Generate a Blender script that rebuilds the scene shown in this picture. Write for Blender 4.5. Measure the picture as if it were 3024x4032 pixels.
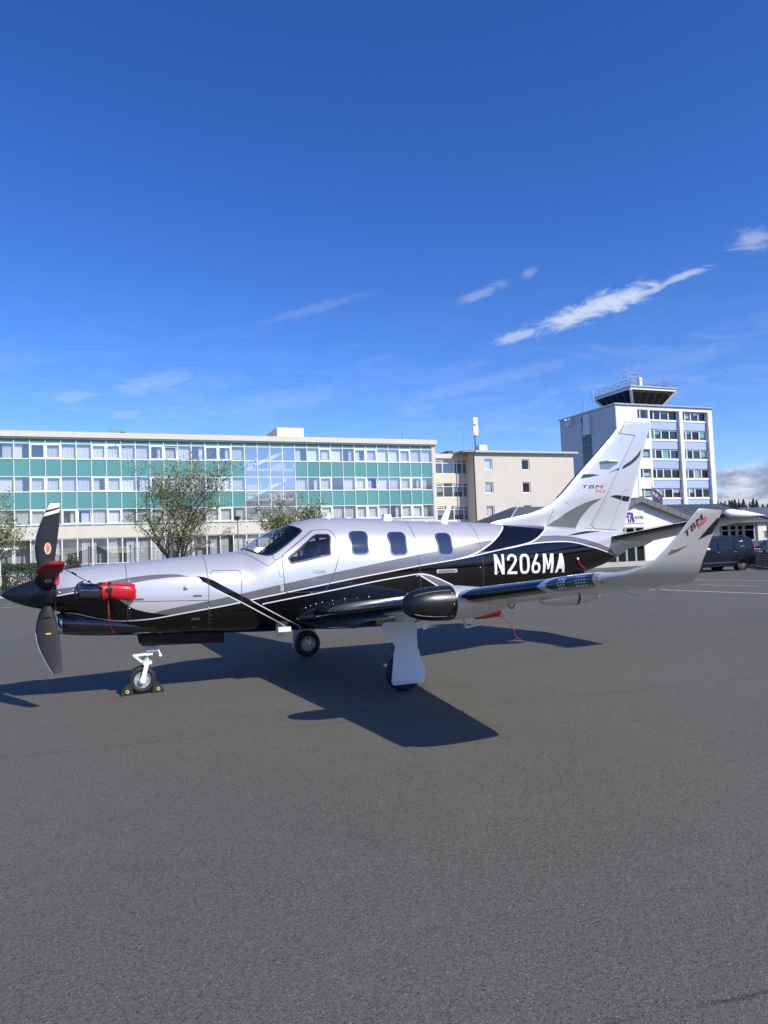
import bpy, bmesh, math, random
from mathutils import Vector, Matrix
from mathutils.bvhtree import BVHTree
R = math.radians
rnd = random.Random(7)
for o in list(bpy.data.objects): bpy.data.objects.remove(o)
scene = bpy.context.scene
COL = scene.collection

# ------------------------------------------------------------------ camera
F_PX, PITCH, ROLL, EYE = 2910.28, 0.05398, 0.03880, 1.745
cp, sp, cr, sr = math.cos(PITCH), math.sin(PITCH), math.cos(ROLL), math.sin(ROLL)
c_fwd = Vector((0, cp, sp)); c_up0 = Vector((0, -sp, cp)); c_r0 = Vector((1, 0, 0))
c_right = c_r0*cr - c_up0*sr; c_up = c_up0*cr + c_r0*sr
cam_d = bpy.data.cameras.new('camera'); cam = bpy.data.objects.new('camera', cam_d); COL.objects.link(cam)
cam_d.sensor_fit = 'HORIZONTAL'; cam_d.sensor_width = 36.0; cam_d.lens = 36.0*F_PX/3024
cam_d.clip_start = 0.05; cam_d.clip_end = 9000
M = Matrix((c_right, c_up, -c_fwd)).transposed().to_4x4(); M.translation = (0, 0, EYE)
cam.matrix_world = M
scene.camera = cam
scene.render.resolution_x, scene.render.resolution_y = 768, 1024

# ------------------------------------------------------------------ light
SUN = Vector((0.986, -0.826, 1.0)).normalized()
EL = math.asin(SUN.z); AZ = math.atan2(SUN.x, SUN.y)
sun_d = bpy.data.lights.new('sun', 'SUN'); sun_d.energy = 4.8; sun_d.angle = R(0.53); sun_d.color = (1.0, 0.925, 0.81)
sun = bpy.data.objects.new('sun', sun_d); COL.objects.link(sun)
sun.rotation_euler = (-SUN).to_track_quat('-Z', 'Y').to_euler(); sun.location = (20, -20, 30)
scene.view_settings.view_transform = 'Standard'; scene.view_settings.look = 'None'
scene.view_settings.gamma = 1.0; scene.view_settings.exposure = 0.1; scene.view_settings.use_curve_mapping = False

class NT:
    """small helper to write node trees"""
    def __init__(s, tree): s.t = tree; s.n = tree.nodes; s.l = tree.links
    def new(s, typ, **kw):
        nd = s.n.new(typ)
        for k, v in kw.items(): setattr(nd, k, v)
        return nd
    def put(s, sock, v):
        if isinstance(v, bpy.types.NodeSocket): s.l.new(v, sock)
        elif isinstance(v, (tuple, list)):
            sock.default_value = (tuple(v)+(1,)) if (sock.type == 'RGBA' and len(v) == 3) else tuple(v)
        else: sock.default_value = v
    def m(s, op, a, b=0.0, c=None, clamp=False):
        nd = s.new('ShaderNodeMath', operation=op, use_clamp=clamp)
        s.put(nd.inputs[0], a); s.put(nd.inputs[1], b)
        if c is not None: s.put(nd.inputs[2], c)
        return nd.outputs[0]
    def mix(s, f, a, b, blend='MIX'):
        nd = s.new('ShaderNodeMix', data_type='RGBA', blend_type=blend)
        s.put(nd.inputs[0], f); s.put(nd.inputs[6], a); s.put(nd.inputs[7], b)
        return nd.outputs[2]
    def mixf(s, f, a, b):
        nd = s.new('ShaderNodeMix', data_type='FLOAT')
        s.put(nd.inputs[0], f); s.put(nd.inputs[2], a); s.put(nd.inputs[3], b)
        return nd.outputs[0]
    def noise(s, vec, scale, detail=3.0, rough=0.55, dist=0.0):
        nd = s.new('ShaderNodeTexNoise'); s.put(nd.inputs['Vector'], vec)
        s.put(nd.inputs['Scale'], scale); s.put(nd.inputs['Detail'], detail); s.put(nd.inputs['Roughness'], rough); s.put(nd.inputs['Distortion'], dist)
        return nd.outputs['Fac']
    def ramp(s, f, lo, hi):
        nd = s.new('ShaderNodeMapRange', interpolation_type='SMOOTHSTEP'); s.put(nd.inputs[0], f)
        nd.inputs[1].default_value = lo; nd.inputs[2].default_value = hi
        return nd.outputs[0]
    def mapping(s, vec, loc=(0,0,0), rot=(0,0,0), scale=(1,1,1)):
        nd = s.new('ShaderNodeMapping'); s.put(nd.inputs[0], vec)
        nd.inputs[1].default_value = loc; nd.inputs[2].default_value = rot; nd.inputs[3].default_value = scale
        return nd.outputs[0]

# ------------------------------------------------------------------ world: sky + clouds
world = bpy.data.worlds.new('World'); scene.world = world; world.use_nodes = True
W = NT(world.node_tree); W.n.clear()
sky = W.new('ShaderNodeTexSky', sky_type='NISHITA'); sky.sun_disc = False
sky.sun_elevation = EL; sky.sun_rotation = AZ; sky.altitude = 0; sky.air_density = 1.0; sky.dust_density = 0.25; sky.ozone_density = 1.6
tc = W.new('ShaderNodeTexCoord'); sep = W.new('ShaderNodeSeparateXYZ'); W.l.new(tc.outputs['Generated'], sep.inputs[0])
dx, dy, dz = sep.outputs
az = W.m('MULTIPLY', W.m('ARCTAN2', dx, dy), 180/math.pi); el = W.m('MULTIPLY', W.m('ARCSINE', dz), 180/math.pi)
hs = W.new('ShaderNodeHueSaturation'); W.l.new(sky.outputs[0], hs.inputs['Color']); hs.inputs['Saturation'].default_value = 1.25; hs.inputs['Value'].default_value = 1.0; pre = W.mix(1.0, hs.outputs[0], (0.098, 0.111, 0.156), 'MULTIPLY')
gm = W.new('ShaderNodeGamma'); W.put(gm.inputs[0], pre); gm.inputs[1].default_value = 1.18
skycol = W.mix(1.0, gm.outputs[0], (9.2, 9.2, 9.2), 'MULTIPLY')
def streak(a0, e0, ang, la, wd, power=1.0):
    """soft elongated patch of cirrus centred at azimuth a0 / elevation e0 (degrees)"""
    ca, sa = math.cos(R(ang)), math.sin(R(ang))
    x = W.m('SUBTRACT', az, a0); y = W.m('SUBTRACT', el, e0)
    u = W.m('DIVIDE', W.m('ADD', W.m('MULTIPLY', x, ca), W.m('MULTIPLY', y, sa)), la)
    v = W.m('DIVIDE', W.m('SUBTRACT', W.m('MULTIPLY', y, ca), W.m('MULTIPLY', x, sa)), wd)
    r2 = W.m('ADD', W.m('POWER', W.m('ABSOLUTE', u), 2.0), W.m('POWER', W.m('ABSOLUTE', v), 2.0))
    return W.m('MULTIPLY', W.m('EXPONENT', W.m('MULTIPLY', r2, -1.0)), power)
comb = W.new('ShaderNodeCombineXYZ'); W.put(comb.inputs[0], az); W.put(comb.inputs[1], el)
wv = W.mapping(comb.outputs[0], rot=(0, 0, R(-17)), scale=(0.50, 1.5, 1))
n1 = W.noise(wv, 0.8, 10, 0.68, 1.4); n2 = W.noise(W.mapping(comb.outputs[0], rot=(0, 0, R(-20)), scale=(0.16, 0.6, 1)), 1.0, 8, 0.62, 1.2)
patches = [(17.0, 17.25, 12.3, 5.4, 0.80, 0.80), (10.6, 15.75, 10, 2.0, 0.42, 0.5), (23.0, 18.5, 11, 2.0, 0.32, 0.55), (8.4, 19.15, 16, 2.4, 0.4, 0.24), (12.0, 20.2, 20, 0.7, 0.45, 0.2),
           (27.7, 20.0, 0, 1.6, 0.7, 0.36), (-4.8, 18.6, 13.5, 4.5, 0.4, 0.10), (-23.0, 11.9, 8, 2.2, 0.5, 0.22), (-17.0, 13.1, 15, 3.4, 0.8, 0.20), (-19.0, 10.8, 4, 1.4, 0.35, 0.2), (8, 12.6, 9, 9, 0.6, 0.12), (-8, 11.8, 8, 7, 0.9, 0.12), (22, 12.8, 6, 6, 0.7, 0.10)]
cir = None
for pz in patches:
    gp = streak(*pz[:5]); gq = W.m('MULTIPLY', W.ramp(W.m('ADD', gp, W.m('MULTIPLY', W.m('SUBTRACT', n1, 0.5), 1.9)), 0.18, 1.0), pz[5]); gq = W.m('MULTIPLY', gq, W.ramp(gp, 0.02, 0.30)); cir = gq if cir is None else W.m('MAXIMUM', cir, gq)
thin = W.m('MULTIPLY', W.m('MULTIPLY', W.ramp(n2, 0.42, 0.75), 0.15), W.m('EXPONENT', W.m('MULTIPLY', W.m('POWER', W.m('SUBTRACT', el, 10.5), 2.0), -0.035)))
cir = W.m('MAXIMUM', cir, thin)
cv = W.mapping(comb.outputs[0], scale=(0.26, 0.9, 1))
nc = W.noise(cv, 1.1, 8, 0.6, 0.3)
bank = W.m('MULTIPLY', W.ramp(el, 0.4, 1.6), W.m('SUBTRACT', 1.0, W.ramp(el, 3.8, 7.2)))
bank = W.m('MULTIPLY', bank, W.ramp(az, 21.5, 25.5))
cum = W.ramp(W.m('MULTIPLY', bank, W.m('ADD', nc, 0.25)), 0.36, 0.72)
shade = W.noise(W.mapping(comb.outputs[0], loc=(0.0, 0.45, 0), scale=(0.32, 0.8, 1)), 1.4, 6, 0.6, 0.2)
cumcol = W.mix(W.ramp(shade, 0.38, 0.66), (2.3, 2.5, 3.6), (5.6, 5.8, 6.6))
c1 = W.mix(W.m('MINIMUM', cir, 0.92), skycol, (5.8, 6.3, 7.2))
c2 = W.mix(W.m('MULTIPLY', cum, 0.92), c1, cumcol)
bg = W.new('ShaderNodeBackground'); W.put(bg.inputs[0], c2); bg.inputs[1].default_value = 0.122
wo = W.new('ShaderNodeOutputWorld'); W.l.new(bg.outputs[0], wo.inputs[0])

# ------------------------------------------------------------------ pixel -> place (camera rays of the photograph)
def ray(px, py): return c_right*((px-1512)/F_PX) - c_up*((py-2016)/F_PX) + c_fwd
SITE_A = R(21.87)                                     # the buildings and parking lines share one grid
D = Vector((math.cos(SITE_A), math.sin(SITE_A), 0)); N = Vector((-math.sin(SITE_A), math.cos(SITE_A), 0))
CAMP = Vector((0, 0, EYE))
def site(px, py, v):
    d = ray(px, py); P = CAMP + d*((v - CAMP.dot(N))/d.dot(N)); return P.dot(D), P.z
def gnd(px, py):
    d = ray(px, py); return CAMP + d*(-EYE/d.z)
def uv2w(u, v, z=0): return D*u + N*v + Vector((0, 0, z))

# ------------------------------------------------------------------ materials
MATS = {}
def pmat(name, col, rough=0.5, metal=0.0, spec=0.5, coat=0.0, coat_rough=0.03, noise=None, bump=None, vary=0.0):
    if name in MATS: return MATS[name]
    mt = bpy.data.materials.new(name); mt.use_nodes = True; T = NT(mt.node_tree)
    b = T.n['Principled BSDF']; b.inputs['Base Color'].default_value = (*col, 1); b.inputs['Roughness'].default_value = rough
    b.inputs['Metallic'].default_value = metal; b.inputs['Specular IOR Level'].default_value = spec
    b.inputs['Coat Weight'].default_value = coat; b.inputs['Coat Roughness'].default_value = coat_rough
    if noise:
        sc, amt = noise; t = T.new('ShaderNodeTexCoord').outputs['Object']
        n = T.noise(t, sc, 5, 0.6); n2 = T.noise(t, sc*0.13, 3, 0.6)
        f = T.m('ADD', T.m('MULTIPLY', T.m('SUBTRACT', n, 0.5), amt*1.6), T.m('MULTIPLY', T.m('SUBTRACT', n2, 0.5), amt*1.6))
        f = T.m('ADD', f, 1.0)
        vm = T.new('ShaderNodeVectorMath', operation='SCALE'); vm.inputs[0].default_value = col; T.put(vm.inputs['Scale'], f)
        T.l.new(vm.outputs[0], b.inputs['Base Color'])
    if vary:
        oi = T.new('ShaderNodeObjectInfo'); ln = b.inputs['Base Color'].links; src = ln[0].from_socket if ln else None
        vm = T.new('ShaderNodeVectorMath', operation='SCALE')
        if src is not None: T.l.new(src, vm.inputs[0])
        else: vm.inputs[0].default_value = col
        T.put(vm.inputs['Scale'], T.m('ADD', 1.0-vary, T.m('MULTIPLY', oi.outputs['Random'], 2*vary))); T.l.new(vm.outputs[0], b.inputs['Base Color'])
    if bump:
        sc, st = bump; t = T.new('ShaderNodeTexCoord').outputs['Object']
        bp = T.new('ShaderNodeBump'); bp.inputs['Strength'].default_value = st; bp.inputs['Distance'].default_value = 0.01
        T.put(bp.inputs['Height'], T.noise(t, sc, 4, 0.6)); T.l.new(bp.outputs[0], b.inputs['Normal'])
    MATS[name] = mt; return mt
def glassmat(name, refl=0.18, tint=(0.8, 0.86, 0.9), rough=0.01):
    if name in MATS: return MATS[name]
    mt = bpy.data.materials.new(name); mt.use_nodes = True; T = NT(mt.node_tree); T.n.clear()
    tr = T.new('ShaderNodeBsdfTransparent'); tr.inputs[0].default_value = (*tint, 1)
    gl = T.new('ShaderNodeBsdfGlossy'); gl.inputs['Roughness'].default_value = rough; gl.inputs[0].default_value = (1, 1, 1, 1)
    lw = T.new('ShaderNodeLayerWeight'); lw.inputs[0].default_value = 0.5
    f = T.m('ADD', T.m('MULTIPLY', T.m('POWER', lw.outputs['Facing'], 4.0), 0.8), refl, clamp=True)
    mx = T.new('ShaderNodeMixShader'); T.put(mx.inputs[0], f); T.l.new(tr.outputs[0], mx.inputs[1]); T.l.new(gl.outputs[0], mx.inputs[2])
    out = T.new('ShaderNodeOutputMaterial'); T.l.new(mx.outputs[0], out.inputs[0]); MATS[name] = mt; return mt

white = pmat('white_paint', (0.78, 0.78, 0.76), 0.4, noise=(3, 0.05))
frame_white = pmat('window_frame_white', (0.8, 0.8, 0.79), 0.35)
cream = pmat('cream_render', (0.66, 0.61, 0.51), 0.85, noise=(1.2, 0.10), bump=(30, 0.15))
beige = pmat('beige_render', (0.60, 0.56, 0.48), 0.9, noise=(0.9, 0.10), bump=(25, 0.2))
teal = pmat('teal_panel', (0.100, 0.305, 0.295), 0.22, noise=(0.6, 0.10), vary=0.07)
lilac = pmat('blue_panel', (0.36, 0.46, 0.64), 0.5, noise=(0.8, 0.08), vary=0.05)
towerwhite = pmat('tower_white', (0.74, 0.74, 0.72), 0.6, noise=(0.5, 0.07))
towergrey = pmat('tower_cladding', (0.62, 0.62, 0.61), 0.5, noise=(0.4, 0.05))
darkgrey = pmat('dark_grey_metal', (0.06, 0.065, 0.07), 0.5)
midgrey = pmat('mid_grey_metal', (0.30, 0.31, 0.32), 0.4, 0.6)
galv = pmat('galvanised_steel', (0.45, 0.46, 0.48), 0.4, 0.8)
roofgrey = pmat('roof_grey_sheet', (0.10, 0.11, 0.12), 0.55, noise=(1.0, 0.12))
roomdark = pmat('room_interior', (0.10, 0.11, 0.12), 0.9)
roomlight = pmat('room_wall', (0.50, 0.50, 0.49), 0.9)
curtain_m = pmat('curtain_cloth', (0.66, 0.67, 0.67), 0.9, vary=0.22)
blind_m = pmat('blind_cloth', (0.52, 0.64, 0.64), 0.8, vary=.2)
bglass = glassmat('building_glass', 0.22, (.96, .97, .98))
dglass = glassmat('dark_glass', 0.06, (0.10, 0.16, 0.17))
black_gloss = pmat('black_gloss_paint', (0.004, 0.004, 0.005), 0.12, 0.0, 0.5, 1.0, 0.02)
black_matt = pmat('black_matt', (0.012, 0.012, 0.013), 0.42)
boot = pmat('black_deice_boot', (0.008, 0.008, 0.010), 0.16, 0.0, 0.6)
rubber = pmat('tyre_rubber', (0.014, 0.014, 0.015), 0.62, noise=(14, 0.3))
chrome = pmat('polished_steel', (0.72, 0.72, 0.72), 0.09, 1.0)
silver = pmat('silver_paint', (0.665, 0.655, 0.645), 0.28, 0.46, 0.5, 0.6, 0.05)
greypaint = pmat('grey_paint', (0.195, 0.19, 0.185), 0.30, 0.5, 0.5, 0.6, 0.05)
gearwhite = pmat('gear_white', (0.80, 0.81, 0.82), 0.24, 0, 0.5, 0.3)
red = pmat('red_vinyl', (0.50, 0.008, 0.014), 0.30, 0, 0.5, 0.2, noise=(9, 0.25))
darkred = pmat('dark_red_cloth', (0.22, 0.006, 0.016), 0.6, noise=(9, 0.25))
yellow = pmat('yellow_mark', (0.75, 0.42, 0.04), 0.5)
redmark = pmat('red_mark', (0.72, 0.03, 0.05), 0.4)
purple = pmat('purple_sign', (0.08, 0.03, 0.26), 0.4)
lettwhite = pmat('letter_white', (0.78, 0.77, 0.75), 0.35)
lettblack = pmat('letter_black', (0.01, 0.01, 0.012), 0.35)
seam_m = pmat('seam_dark', (0.05, 0.05, 0.055), 0.5)

# ------------------------------------------------------------------ mesh builder
class MB:
    def __init__(s): s.v = []; s.f = []; s.mi = []
    def quad(s, a, b, c, d, mi=0):
        i = len(s.v); s.v += [a, b, c, d]; s.f.append((i, i+1, i+2, i+3)); s.mi.append(mi)
    def box(s, x0, x1, y0, y1, z0, z1, mi=0):
        i = len(s.v); s.v += [(x, y, z) for z in (z0, z1) for y in (y0, y1) for x in (x0, x1)]
        for f in ((0,2,3,1), (4,5,7,6), (0,1,5,4), (2,6,7,3), (0,4,6,2), (1,3,7,5)): s.f.append(tuple(i+k for k in f)); s.mi.append(mi)
    def bar(s, a, b, w, h=None, up=(0,0,1), mi=0):
        a = Vector(a); b = Vector(b); d = (b-a).normalized(); up = Vector(up); h = w if h is None else h
        if abs(d.dot(up)) > 0.95: up = Vector((1, 0, 0))
        x = d.cross(up).normalized()*(w/2); y = x.normalized().cross(d).normalized()*(h/2)
        i = len(s.v); s.v += [tuple(p+q) for p in (a, b) for q in (-x-y, x-y, x+y, -x+y)]
        for f in ((3,2,1,0), (4,5,6,7), (0,1,5,4), (1,2,6,5), (2,3,7,6), (3,0,4,7)): s.f.append(tuple(i+k for k in f)); s.mi.append(mi)
    def tube(s, pts, rad, n=8, cap=True, mi=0):
        pts = [Vector(p) for p in pts]; rs = rad if isinstance(rad, (list, tuple)) else [rad]*len(pts)
        up = None; rings = []
        for k, p in enumerate(pts):
            d = (pts[min(k+1, len(pts)-1)] - pts[max(k-1, 0)]).normalized()
            if up is None: up = Vector((0, 0, 1)) if abs(d.z) < 0.9 else Vector((1, 0, 0))
            x = d.cross(up)
            if x.length < 1e-5: x = d.cross(Vector((0, 1, 0)))
            x.normalize(); y = x.cross(d).normalized(); up = y
            i = len(s.v); rings.append(i)
            s.v += [tuple(p + (x*math.cos(t) + y*math.sin(t))*rs[k]) for t in [2*math.pi*j/n for j in range(n)]]
        for k in range(len(rings)-1):
            for j in range(n):
                s.f.append((rings[k]+j, rings[k]+(j+1) % n, rings[k+1]+(j+1) % n, rings[k+1]+j)); s.mi.append(mi)
        if cap:
            s.f.append(tuple(rings[0]+j for j in reversed(range(n)))); s.f.append(tuple(rings[-1]+j for j in range(n))); s.mi += [mi, mi]
    def loft(s, rings, closed=True, cap=True, mi=0):
        n = len(rings[0]); idx = []
        for r in rings: idx.append(len(s.v)); s.v += [tuple(p) for p in r]
        for k in range(len(rings)-1):
            for j in range(n if closed else n-1):
                s.f.append((idx[k]+j, idx[k]+(j+1) % n, idx[k+1]+(j+1) % n, idx[k+1]+j)); s.mi.append(mi)
        if cap and closed:
            s.f.append(tuple(idx[0]+j for j in reversed(range(n)))); s.f.append(tuple(idx[-1]+j for j in range(n))); s.mi += [mi, mi]
    def prism(s, poly, fn0, fn1, mi=0):
        """poly: 2D points; fn0/fn1 map a 2D point to the two faces"""
        n = len(poly); i = len(s.v); s.v += [tuple(fn0(*p)) for p in poly] + [tuple(fn1(*p)) for p in poly]
        s.f.append(tuple(i+j for j in reversed(range(n)))); s.f.append(tuple(i+n+j for j in range(n))); s.mi += [mi, mi]
        for j in range(n): s.f.append((i+j, i+(j+1) % n, i+n+(j+1) % n, i+n+j)); s.mi.append(mi)
    def lathe(s, prof, origin, axis, n=32, mi=0):
        """prof: (distance along axis, radius)"""
        ax = Vector(axis).normalized(); x = ax.orthogonal().normalized(); y = ax.cross(x); o = Vector(origin)
        s.loft([[o + ax*h + (x*math.cos(2*math.pi*j/n) + y*math.sin(2*math.pi*j/n))*max(r, 1e-4) for j in range(n)] for h, r in prof], mi=mi)
    def mesh(s, name, mats, smooth=False, recalc=True, flip=False, autos=None, weld=False):
        me = bpy.data.meshes.new(name)
        v = [(a, -b, c) for a, b, c in s.v] if flip else s.v
        me.from_pydata(v, [], s.f); me.polygons.foreach_set('material_index', s.mi)
        for m_ in (mats if isinstance(mats, (list, tuple)) else [mats]): me.materials.append(m_)
        if recalc or weld:
            b = bmesh.new(); b.from_mesh(me)
            if weld: bmesh.ops.remove_doubles(b, verts=b.verts, dist=1e-5)
            if recalc: bmesh.ops.recalc_face_normals(b, faces=b.faces)
            b.to_mesh(me); b.free()
        if smooth: me.polygons.foreach_set('use_smooth', [True]*len(me.polygons))
        if autos: me.set_sharp_from_angle(angle=R(autos))
        me.update(); return me
    def build(s, name, mats, parent=None, smooth=False, **kw):
        lab = {k: kw.pop(k) for k in ('label', 'category', 'group', 'kind') if k in kw}
        return link(name, s.mesh(name, mats, smooth, **kw), parent, **lab)
def tag(o, **lab):
    for k, v in lab.items(): o[k] = v
    return o
def link(name, me, parent=None, loc=None, rot=None, scale=None, **lab):
    o = bpy.data.objects.new(name, me); COL.objects.link(o)
    if parent is not None: o.parent = parent
    if loc is not None: o.location = loc
    if rot is not None: o.rotation_euler = rot
    if scale is not None: o.scale = scale
    return tag(o, **lab)
def empty(name, loc=(0,0,0), rz=0.0, parent=None, **lab):
    o = link(name, None, parent, loc, (0, 0, rz), **lab); o.empty_display_size = 0.3; return o
def boxmesh(name, sx, sy, sz, mat, bev=0.0):
    """box from (0,0,0) to (sx,sy,sz)"""
    b = MB(); b.box(0, sx, 0, sy, 0, sz); me = b.mesh(name, mat)
    if bev:
        bm = bmesh.new(); bm.from_mesh(me); bmesh.ops.bevel(bm, geom=bm.edges[:], offset=bev, segments=1, affect='EDGES'); bm.to_mesh(me); bm.free()
    return me
def part(name, mat, parent, *boxes, **kw):
    b = MB()
    for q in boxes: b.box(*q)
    return b.build(name, mat, parent, **kw)
def text2d(body, width, height, shear=0.0, bold=0.0, spacing=1.0):
    """triangles of a line of lettering, scaled to width x height with its corner at 0,0"""
    cu = bpy.data.curves.new('lettering', 'FONT'); cu.body = body; cu.shear = shear; cu.offset = bold; cu.space_character = spacing; cu.resolution_u = 4
    ob = bpy.data.objects.new('lettering', cu); COL.objects.link(ob); bpy.context.view_layer.update()
    me = ob.to_mesh(); vs = [(v.co.x, v.co.y) for v in me.vertices]; fs = [tuple(p.vertices) for p in me.polygons]
    ob.to_mesh_clear(); bpy.data.objects.remove(ob); bpy.data.curves.remove(cu)
    x0 = min(v[0] for v in vs); x1 = max(v[0] for v in vs); y0 = min(v[1] for v in vs); y1 = max(v[1] for v in vs)
    return [((x-x0)/(x1-x0)*width, (y-y0)/(y1-y0)*height) for x, y in vs], fs

# ================================================================== ground
def ground_material():
    mt = bpy.data.materials.new('asphalt'); mt.use_nodes = True; T = NT(mt.node_tree); b = T.n['Principled BSDF']
    t = T.new('ShaderNodeTexCoord').outputs['Object']
    fine = T.noise(t, 120, 3, 0.8); grain = T.noise(t, 42, 4, 0.7); med = T.noise(t, 6, 5, 0.6); big = T.noise(t, 0.55, 5, 0.6); huge = T.noise(t, 0.11, 4, 0.6)
    vor = T.new('ShaderNodeTexVoronoi'); T.put(vor.inputs['Vector'], T.mapping(t, scale=(1, 1.5, 1))); vor.inputs['Scale'].default_value = 75; vor.inputs['Randomness'].default_value = 1
    pick = T.new('ShaderNodeSeparateColor'); T.l.new(vor.outputs['Color'], pick.inputs[0])
    stone = T.m('MULTIPLY', T.m('GREATER_THAN', pick.outputs[0], 0.86), T.m('SUBTRACT', 1.0, T.ramp(vor.outputs['Distance'], 0.12, 0.5)))
    pit = T.m('MULTIPLY', T.m('LESS_THAN', pick.outputs[1], 0.12), T.m('SUBTRACT', 1.0, T.ramp(vor.outputs['Distance'], 0.1, 0.6)))
    v = T.m('ADD', 0.116, T.m('MULTIPLY', T.m('SUBTRACT', fine, 0.5), 0.230))
    vo2 = T.new('ShaderNodeTexVoronoi'); T.put(vo2.inputs['Vector'], t); vo2.inputs['Scale'].default_value = 135; pk2 = T.new('ShaderNodeSeparateColor'); T.l.new(vo2.outputs['Color'], pk2.inputs[0])
    v = T.m('ADD', v, T.m('MULTIPLY', T.m('SUBTRACT', pk2.outputs[0], 0.5), 0.052))
    v = T.m('ADD', v, T.m('MULTIPLY', T.m('SUBTRACT', pick.outputs[1], 0.5), 0.032))
    v = T.m('ADD', v, T.m('MULTIPLY', T.m('SUBTRACT', grain, 0.5), 0.110))
    v = T.m('ADD', v, T.m('MULTIPLY', T.m('SUBTRACT', med, 0.5), 0.026))
    v = T.m('ADD', v, T.m('MULTIPLY', T.m('SUBTRACT', big, 0.5), 0.034))
    v = T.m('ADD', v, T.m('MULTIPLY', T.m('SUBTRACT', huge, 0.5), 0.040))
    v = T.m('ADD', v, T.m('MULTIPLY', stone, T.m('MULTIPLY', pick.outputs[2], 0.20)))
    v = T.m('MAXIMUM', T.m('SUBTRACT', v, T.m('MULTIPLY', pit, 0.04)), 0.02)
    # old oil and water stains
    sn = T.noise(T.mapping(t, rot=(0, 0, 0.4), scale=(0.35, 1.2, 1)), 0.7, 4, 0.65, 0.4)
    v = T.m('MULTIPLY', v, T.m('SUBTRACT', 1.0, T.m('MULTIPLY', T.ramp(sn, 0.60, 0.78), 0.28)))
    # paving joints
    wv = T.new('ShaderNodeSeparateXYZ'); T.l.new(T.mapping(t, rot=(0, 0, -R(17))), wv.inputs[0])
    jn = T.m('ADD', wv.outputs[1], T.m('MULTIPLY', T.noise(t, 0.9, 3), 0.35))
    jt = T.m('ABSOLUTE', T.m('SUBTRACT', T.m('FRACT', T.m('DIVIDE', jn, 5.2)), 0.5))
    joint = T.m('SUBTRACT', 1.0, T.ramp(jt, 0.0, 0.0040))
    v = T.m('MULTIPLY', v, T.m('SUBTRACT', 1.0, T.m('MULTIPLY', T.m('MULTIPLY', joint, T.ramp(T.noise(t, 1.7, 2), 0.35, 0.55)), 0.45)))
    cc = T.new('ShaderNodeCombineColor'); T.put(cc.inputs[0], T.m('MULTIPLY', v, 1.05)); T.put(cc.inputs[1], v); T.put(cc.inputs[2], T.m('MULTIPLY', v, 0.79))
    T.l.new(cc.outputs[0], b.inputs['Base Color']); b.inputs['Roughness'].default_value = 0.82; b.inputs['Specular IOR Level'].default_value = 0.35
    bp = T.new('ShaderNodeBump'); bp.inputs['Strength'].default_value = 0.75; bp.inputs['Distance'].default_value = 0.006
    T.put(bp.inputs['Height'], T.m('ADD', T.m('ADD', T.m('ADD', fine, grain), T.m('MULTIPLY', stone, 0.6)), T.m('MULTIPLY', pit, -0.6))); T.l.new(bp.outputs[0], b.inputs['Normal'])
    return mt
g = MB(); g.quad((-4000, -600, 0), (4000, -600, 0), (4000, 7000, 0), (-4000, 7000, 0)); g.build('ground', ground_material(), kind='structure', recalc=False)

linepaint = pmat('line_paint', (0.62, 0.60, 0.52), 0.7, noise=(6, 0.25))
def stripe(p0, p1, w, label):
    a = gnd(*p0); b_ = gnd(*p1); a.z = b_.z = 0.004; d = (b_-a).normalized(); n = Vector((-d.y, d.x, 0))*(w/2)
    s = MB(); s.quad(tuple(a-n), tuple(b_-n), tuple(b_+n), tuple(a+n)); s.build('painted_line', linepaint, label=label, category='road marking', group='painted lines on the apron', recalc=False)
stripe((2560, 2281), (3400, 2291), 0.12, 'far cream painted line on the asphalt in front of the black van')
stripe((2752, 2302), (2985, 2308), 0.09, 'short thin painted line between the two long apron lines at right')
stripe((2560, 2321), (3400, 2352), 0.13, 'nearest long cream painted line running right from the wing tip')
stripe((-200, 2410), (86, 2387.5), 0.14, 'nearest white painted line below the nose cone at left')
stripe((12, 2381), (50, 2377.3), 0.12, 'short faint painted line just above the nearest one at left')

def site_box(name, u0, u1, v0, v1, z0, z1, mat, **lab):
    r = MB(); r.box(0, u1-u0, 0, v1-v0, z0, z1); o = r.build(name, mat, None, **lab); o.location = uv2w(u0, v0); o.rotation_euler = (0, 0, SITE_A); return o
grass_m = pmat('grass_soil', (0.050, 0.085, 0.022), 0.95, noise=(4, 0.5))
site_box('lawn', -70, 24.5, 46.2, 71.6, 0.0, 0.09, grass_m, kind='structure')
kerb_m = pmat('kerb_concrete', (0.42, 0.41, 0.39), 0.9, noise=(3, 0.15))
site_box('kerb', -70, 24.5, 45.9, 46.2, 0.0, 0.13, kerb_m, kind='structure')
gb = MB()
for k in range(9000):
    u = rnd.uniform(-9, 3); v = rnd.uniform(46.3, 53); h = rnd.uniform(0.05, 0.13); a = rnd.uniform(0, 6.28)
    p = uv2w(u, v, 0.088); q = Vector((math.cos(a), math.sin(a), 0))*0.03; l = Vector((rnd.uniform(-.05, .05), rnd.uniform(-.05, .05), h))
    i = len(gb.v); gb.v += [tuple(p-q), tuple(p+q), tuple(p+l)]; gb.f.append((i, i+1, i+2)); gb.mi.append(0)
gb.build('grass', pmat('grass_blades', (0.075, 0.13, 0.03), 0.8, noise=(2, 0.4)), recalc=False, kind='stuff', label='short green grass between the kerb and the fence', category='grass')

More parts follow.
